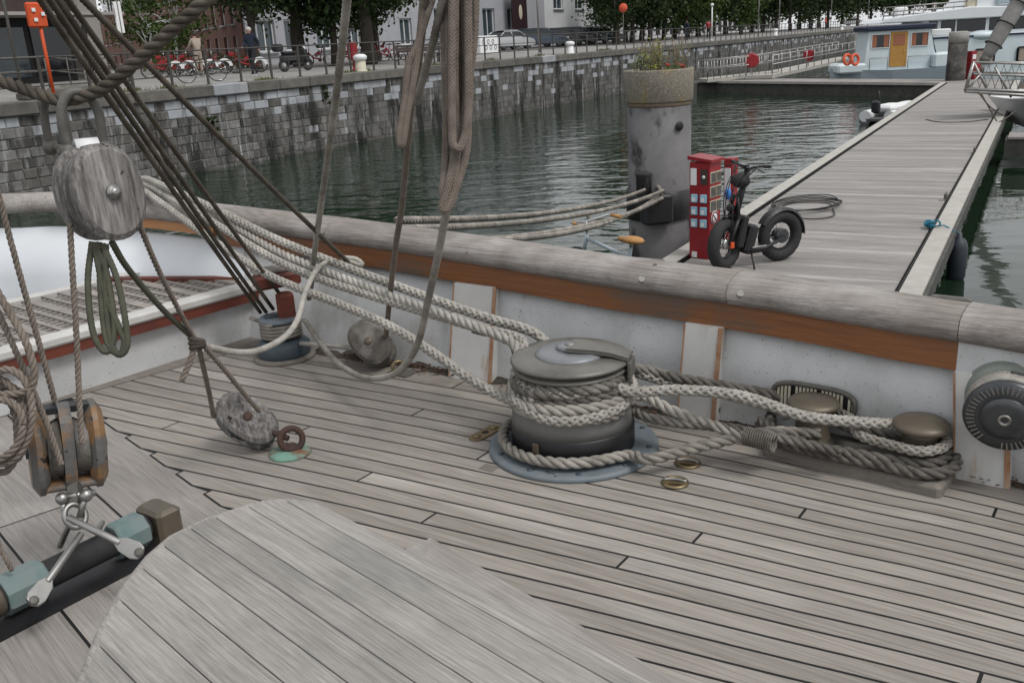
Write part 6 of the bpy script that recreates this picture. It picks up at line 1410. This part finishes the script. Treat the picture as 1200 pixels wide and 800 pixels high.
ga2, gb2 = PY(905, 88, 52), PY(1008, 66, 66); gangway('sloping gangway with white railings rising to the quay', ga2, gb2, 1.5, 1.0, 12)
def hexbox(px, py, Y, s, lb):
    p = PY(px, py, Y); t = thing('lifebuoy_case', lb, 'lifebuoy case', p, 0, 'red lifebuoy cases'); MB().lathe([(.34 * s, -.12), (.42 * s, -.06), (.42 * s, .06), (.34 * s, .12)], (0, 0, 0), 7, M=frame_of((0, 1, 0), (0, 0, 1)), smooth=False).build('case', 'red_box', t); MB().box((0, .1, -.55 * s), (.06, .06, .8 * s)).build('post', 'steel', t)
hexbox(881, 71, 53.3, 1, 'round red lifebuoy case on the level gangway railing'); hexbox(948, 65, 58, .85, 'red lifebuoy case on the sloping gangway')
# ================================================================== WHEELHOUSE BOAT
bo = PY(1045, 84, 49); bo.z = WATER + .27; wbt = thing('wheelhouse_boat', 'pale blue motor boat with navy roof and ochre door', 'boat', bo, TA_ * 0 + math.radians(-4)); u = .0425
def lx_(px): return (px - 1045) * u
def hz_(py): return (84 - py) * u * 1.03 + PONT * 0 + .48
hull = [(lx_(980), .95), (lx_(990), 1.0), (lx_(1012), .78), (lx_(1130), .72), (lx_(1130), 0), (lx_(1000), 0)]
hb_ = MB(); 
sec_ = [(lx_(979), .02, .85), (lx_(990), .5, .80), (lx_(1010), 1.05, .72), (lx_(1045), 1.35, .66), (lx_(1120), 1.35, .66), (lx_(1150), 1.3, .68)]
vs = [];
for x, hw_, z in sec_: vs += [(x, -hw_ + 1.2, z), (x + .1, -hw_ * .8 + 1.2, -.15), (x + .1, hw_ * .8 + 1.2, -.15), (x, hw_ + 1.2, z)]
hb_.add(vs, [(i * 4 + j, i * 4 + 4 + j, i * 4 + 5 + j, i * 4 + 1 + j) for i in range(len(sec_) - 1) for j in range(3)] + [(i * 4 + 3, i * 4 + 7, i * 4 + 4, i * 4) for i in range(len(sec_) - 1)] + [(0, 1, 2, 3), (20, 21, 22, 23)]); hb_.build('hull', 'hull_grey', wbt)
y0, y1 = .25, 2.1; x0, x1 = lx_(1016), lx_(1090); z0, z1 = .64, hz_(36)
MB().add([(x0 - .1, y0, z0), (x1 + .45, y0, z0), (x1 - .05, y0, z1), (x0 + .05, y0, z1), (x0 - .1, y1, z0), (x1 + .45, y1, z0), (x1 - .05, y1, z1), (x0 + .05, y1, z1)], [(0, 1, 2, 3), (5, 4, 7, 6), (4, 0, 3, 7), (1, 5, 6, 2), (3, 2, 6, 7)]).build('cabin', 'paleblue', wbt)
MB().cbox(((x0 + x1) / 2 + .02, (y0 + y1) / 2, z1 + .12), (x1 - x0 + .35, y1 - y0 + .4, .26), .06).build('roof', 'navy', wbt)
MB().cbox((lx_(1000), 1.1, .80), (1.5, 1.9, .5), .1).build('trunk', 'paleblue', wbt)
for a, b in ((1021, 1042), (1067, 1087)):
    w_ = MB().cbox(((lx_(a) + lx_(b)) / 2, y0 - .005, (hz_(40) + hz_(55)) / 2), (lx_(b) - lx_(a), .03, hz_(40) - hz_(55)), .012).build('window', 'dark_glass', wbt)
    f_ = MB(); xa, xb, za, zb = lx_(a), lx_(b), hz_(55), hz_(40); f_.bar((xa, y0 - .03, za), (xb, y0 - .03, za), .03).bar((xa, y0 - .03, zb), (xb, y0 - .03, zb), .03).bar((xa, y0 - .03, za), (xa, y0 - .03, zb), .03).bar((xb, y0 - .03, za), (xb, y0 - .03, zb), .03); f_.build('window_frame', 'white_plain', w_)
    for c in (a + 3, b - 4): MB().box((lx_(c), y0 - .022, (hz_(41) + hz_(54)) / 2), (.24, .012, hz_(41) - hz_(54))).build('curtain', 'curtain', w_)
dr = MB().cbox(((lx_(1043) + lx_(1063)) / 2, y0 - .02, (hz_(38) + hz_(77)) / 2), (lx_(1063) - lx_(1043), .05, hz_(38) - hz_(77)), .012).build('door', 'ochre', wbt); MB().box(((lx_(1043) + lx_(1063)) / 2, y0 - .05, hz_(47)), (.55, .02, .52)).build('door_pane', 'curtain', dr); MB().ball((lx_(1060), y0 - .07, hz_(60)), .03, 8, 6).build('handle', 'chrome', dr)
MB().add([(x1 + .02, y0 + .1, z1 - .1), (x1 + .42, y0 + .1, z0 + .55), (x1 + .42, y1 - .1, z0 + .55), (x1 + .02, y1 - .1, z1 - .1)], [(0, 1, 2, 3)]).build('windscreen', 'window_glass', wbt)
for a, b in ((1019, 1040), (1064, 1090)): MB().tube([(lx_(a), y0 - .15, .68), (lx_(a), y0 - .15, hz_(66)), (lx_(b), y0 - .15, hz_(66)), (lx_(b), y0 - .15, .68)], .022, n=6).build('grab_rail', 'steel', wbt)
MB().cbox((lx_(1112), .8, 1.0), (lx_(1135) - lx_(1095), 1.9, .75), .1).build('fore_cabin', 'paleblue', wbt)
MB().cbox((lx_(1105), .9, z1 - .25), (1.0, .5, .34), .04).build('white_box', 'white_plain', wbt)
for px, lb in ((993, 'orange lifebuoy on the stern of the wheelhouse boat, larger one'), (1002, 'orange lifebuoy behind the first one on the wheelhouse boat')):
    p = PY(px, 70, 48.2); rg = MB().tube(circ(p, frame_of((.5, -1, .1)), .24, 24), .07, n=10, closed=True).build('lifebuoy', 'orange_ring'); tag(rg, lb, 'lifebuoy', 'lifebuoys on the wheelhouse boat')
# ================================================================== BIG YACHT
Yy = 57; yb = PY(1120, 84, Yy); yb.z = WATER; ya = thing('motor_yacht', 'large white motor yacht with dark window band behind the wheelhouse boat', 'yacht', yb, math.radians(-6)); u2 = .0505
X = lambda px: (px - 1120) * u2
Z = lambda py: (84 - py) * u2 * 1.02 + (PY(1120, 84, Yy).z - WATER)
def slabx(pts, y0, y1, m, nm, par=ya, bev=.06):
    return MB().prism(pts, y0, y1, M=Matrix(((1, 0, 0), (0, 0, 1), (0, 1, 0)))).build(nm, m, par, bevel=bev)
slabx([(X(1070), -.2), (X(1300), -.2), (X(1340), Z(52)), (X(1300), Z(42)), (X(1070), Z(46))], 0, 5, 'paleblue', 'hull')
slabx([(X(1072), Z(46.5)), (X(1290), Z(42.5)), (X(1270), Z(25)), (X(1082), Z(25))], .45, 4.5, 'white_yacht', 'saloon')
slabx([(X(1030), Z(27)), (X(1290), Z(27)), (X(1300), Z(21)), (X(1132), Z(14)), (X(1036), Z(22))], .1, 4.9, 'white_yacht', 'upper_deck')
slabx([(X(1128), Z(15)), (X(1290), Z(22)), (X(1310), Z(-10)), (X(1150), Z(-12))], .5, 4.5, 'white_yacht', 'flybridge')
for a, b in ((1088, 1098), (1102, 1118), (1120, 1152), (1156, 1170), (1176, 1200), (1206, 1240)):
    w_ = MB().cbox(((X(a) + X(b)) / 2, .44, (Z(27.5) + Z(41)) / 2), (X(b) - X(a), .05, Z(27.5) - Z(41)), .02).build('window', 'dark_glass', ya)
for a, b in ((1139, 1162), (1186, 1215)):
    w_ = MB().cbox(((X(a) + X(b)) / 2, -.02, (Z(60) + Z(77)) / 2), (X(b) - X(a), .06, Z(60) - Z(77)), .1).build('hull_window', 'dark_glass', ya); MB().cbox(((X(a) + X(b)) / 2, -.055, (Z(61.5) + Z(75.5)) / 2), ((X(b) - X(a)) * .84, .03, Z(61.5) - Z(75.5)), .06).build('curtain', 'beige_cloth', w_)
MB().box((X(1180), -.03, Z(46)), (X(1300) - X(1070), .06, .10)).build('blue_stripe', 'navy', ya); MB().ball((X(1148), .3, Z(46)), 1, 16, 10, sc=(.9, .5, .3)).build('bulge', 'paleblue', ya)
MB().cbox((X(1133), .42, Z(11)), (.66, .1, .85), .12).build('raft_case', 'tan_buoy', ya); MB().cbox((X(1173), .42, Z(9)), (1.2, .06, .5), .1).build('vent_panel', 'hull_grey', ya)
for h in (Z(10), Z(15), Z(19)): MB().tube([(X(1034), .2, h), (X(1128), .2, h + .1)], .035, n=6).build('rail', 'steel', ya)
for k in range(9): x = X(1034 + k * 11); MB().tube([(x, .2, Z(24)), (x + .12, .2, Z(10))], .028, n=6).build('rail_post', 'steel', ya)
MB().cbox((X(1062), 1.6, Z(17)), (.7, .6, .8), .1).build('locker', 'white_plain', ya); MB().tube([(X(1093), .6, Z(25)), (X(1094), .6, Z(7))], .14, n=10).build('exhaust_post', 'galv', ya)
# dark piling at the pontoon corner
dpp = PY(1119, 97, 42.2); dpl = thing('dark_piling', 'dark weathered wooden piling with pale top at the pontoon corner', 'piling', (dpp.x, dpp.y, WATER), world=True); zt_ = PY(1120, 49, 42.2).z
MB().lathe([(.40, WATER - 1), (.40, zt_), (.2, zt_ + .01)], (dpp.x, dpp.y, 0), 20).build('shaft', 'pile_dark', dpl); MB().lathe([(.41, zt_ - .05), (.41, zt_ + .38), (.3, zt_ + .42)], (dpp.x, dpp.y, 0), 20).build('top', 'concrete', dpl)
MB().bar((dpp.x - .45, dpp.y - .1, PONT), (dpp.x - .45, dpp.y - .1, zt_ - .9), .06).build('ladder', 'black_metal', dpl)
fr = PY(1136, 92, 42.6); rpd = thing('far_pedestal', 'red power pedestal at the far end of the pontoon', 'power pedestal', (fr.x, fr.y, PONT), .4); MB().cbox((0, 0, .6), (.32, .3, 1.2), .02).build('cabinet', 'red_box', rpd); MB().box((-.0, -.16, .95), (.2, .02, .2)).build('panel', 'white_plain', rpd); MB().cbox((-.1, -.35, .35), (.4, .3, .7), .04).build('case', 'red_box', rpd)
# ================================================================== BOAT BOW AT RIGHT EDGE
Yb = 25.5; bw_ = thing('bow_platform_boat', 'bow platform of steel tubes and netting of a boat at right', 'boat', PY(1200, 112, Yb), world=True)
def Bp(px, py, dy=0): return PY(px, py, Yb + dy)
fr_ = MB()
for a, b in (((1131, 107), (1290, 118)), ((1131, 104), (1290, 112)), ((1131, 107), (1141, 73)), ((1139, 73), (1290, 78)), ((1141, 87), (1290, 92)), ((1141, 73), (1160, 112)), ((1166, 79), (1185, 114)), ((1210, 79), (1215, 118)), ((1150, 86), (1131, 107))):
    fr_.tube([Bp(*a), Bp(*b)], .045 if a[1] > 100 else .03, n=8)
for a, b in (((1131, 104), (1290, 108)), ((1139, 73), (1290, 74)), ((1139, 85), (1290, 86))): fr_.tube([Bp(*a, 1.2), Bp(*b, 1.2)], .03, n=8)
fr_.tube([Bp(1131, 105), Bp(1131, 104, 1.2)], .03, n=8); fr_.build('pulpit_frame', 'steel', bw_)
MB().add([Bp(1131, 108), Bp(1290, 119), Bp(1290, 112, 1.2), Bp(1131, 105, 1.2)], [(0, 1, 2, 3)]).build('platform', 'galv', bw_)
nt_ = MB()
for k in range(9): nt_.tube([Bp(1140 + k * 9, 74), Bp(1150 + k * 9, 110)], .008, n=4); nt_.tube([Bp(1150 + k * 9, 76), Bp(1136 + k * 9, 109)], .008, n=4)
nt_.build('netting', 'galv', bw_)
hp_ = MB(); 
hull_s = [(Bp(1206, 119), Bp(1222, 150)), (Bp(1260, 119, -.6), Bp(1262, 165, -.4)), (Bp(1400, 122, -1.2), Bp(1400, 172, -1))]
for a, b in hull_s: hp_.v += [tuple(a), tuple(b), tuple(a + V((.2, 2.6, 0))), tuple(b + V((.2, 2.2, 0)))]
hp_.f += [(0, 1, 5, 4), (4, 5, 9, 8), (2, 6, 7, 3), (6, 10, 11, 7), (0, 2, 3, 1), (0, 4, 6, 2), (4, 8, 10, 6)]; hp_.build('hull', 'white_plain', bw_)
sl_ = thing('furled_sail', 'furled grey sail on a slanting stay at the right edge', 'sail', Bp(1156, 70), world=True)
a_, b_ = Bp(1154, 70, .4), Bp(1262, -110, .4); MB().tube([a_, a_.lerp(b_, .05), a_.lerp(b_, .12), b_], [.10, .16, .20, .24], n=12).build('sail_roll', 'sail_cover', sl_)
for k in (.1, .24, .38, .55): p = a_.lerp(b_, k); MB().tube(circ(p, frame_of(b_ - a_), .225 + .03 * k, 18), .02, n=6, closed=True).build('tie', 'black_rubber', sl_)
MB().ball(a_, .14, 10, 8).build('drum', 'galv', sl_); MB().tube([a_, Bp(1150, 88, .4)], .05, n=8).build('fitting', 'steel', sl_)
GB2 = 'boat mooring lines at right'
for pts, lb in (([(1150, 110), (1160, 128), (1168, 142)], 'dark mooring line from the bow platform to the pontoon cleat'), ([(1146, 108), (1160, 125), (1176, 136)], 'second dark mooring line from the bow platform'), ([(1190, 130), (1180, 138), (1166, 146)], 'short grey line from the hull to the pontoon edge')):
    rope([PY(x, y, 24.8 - .3 * k) for k, (x, y) in enumerate(pts)], .016, 'rope_dark', 'mooring_line', lb, group=GB2, kind='braid')
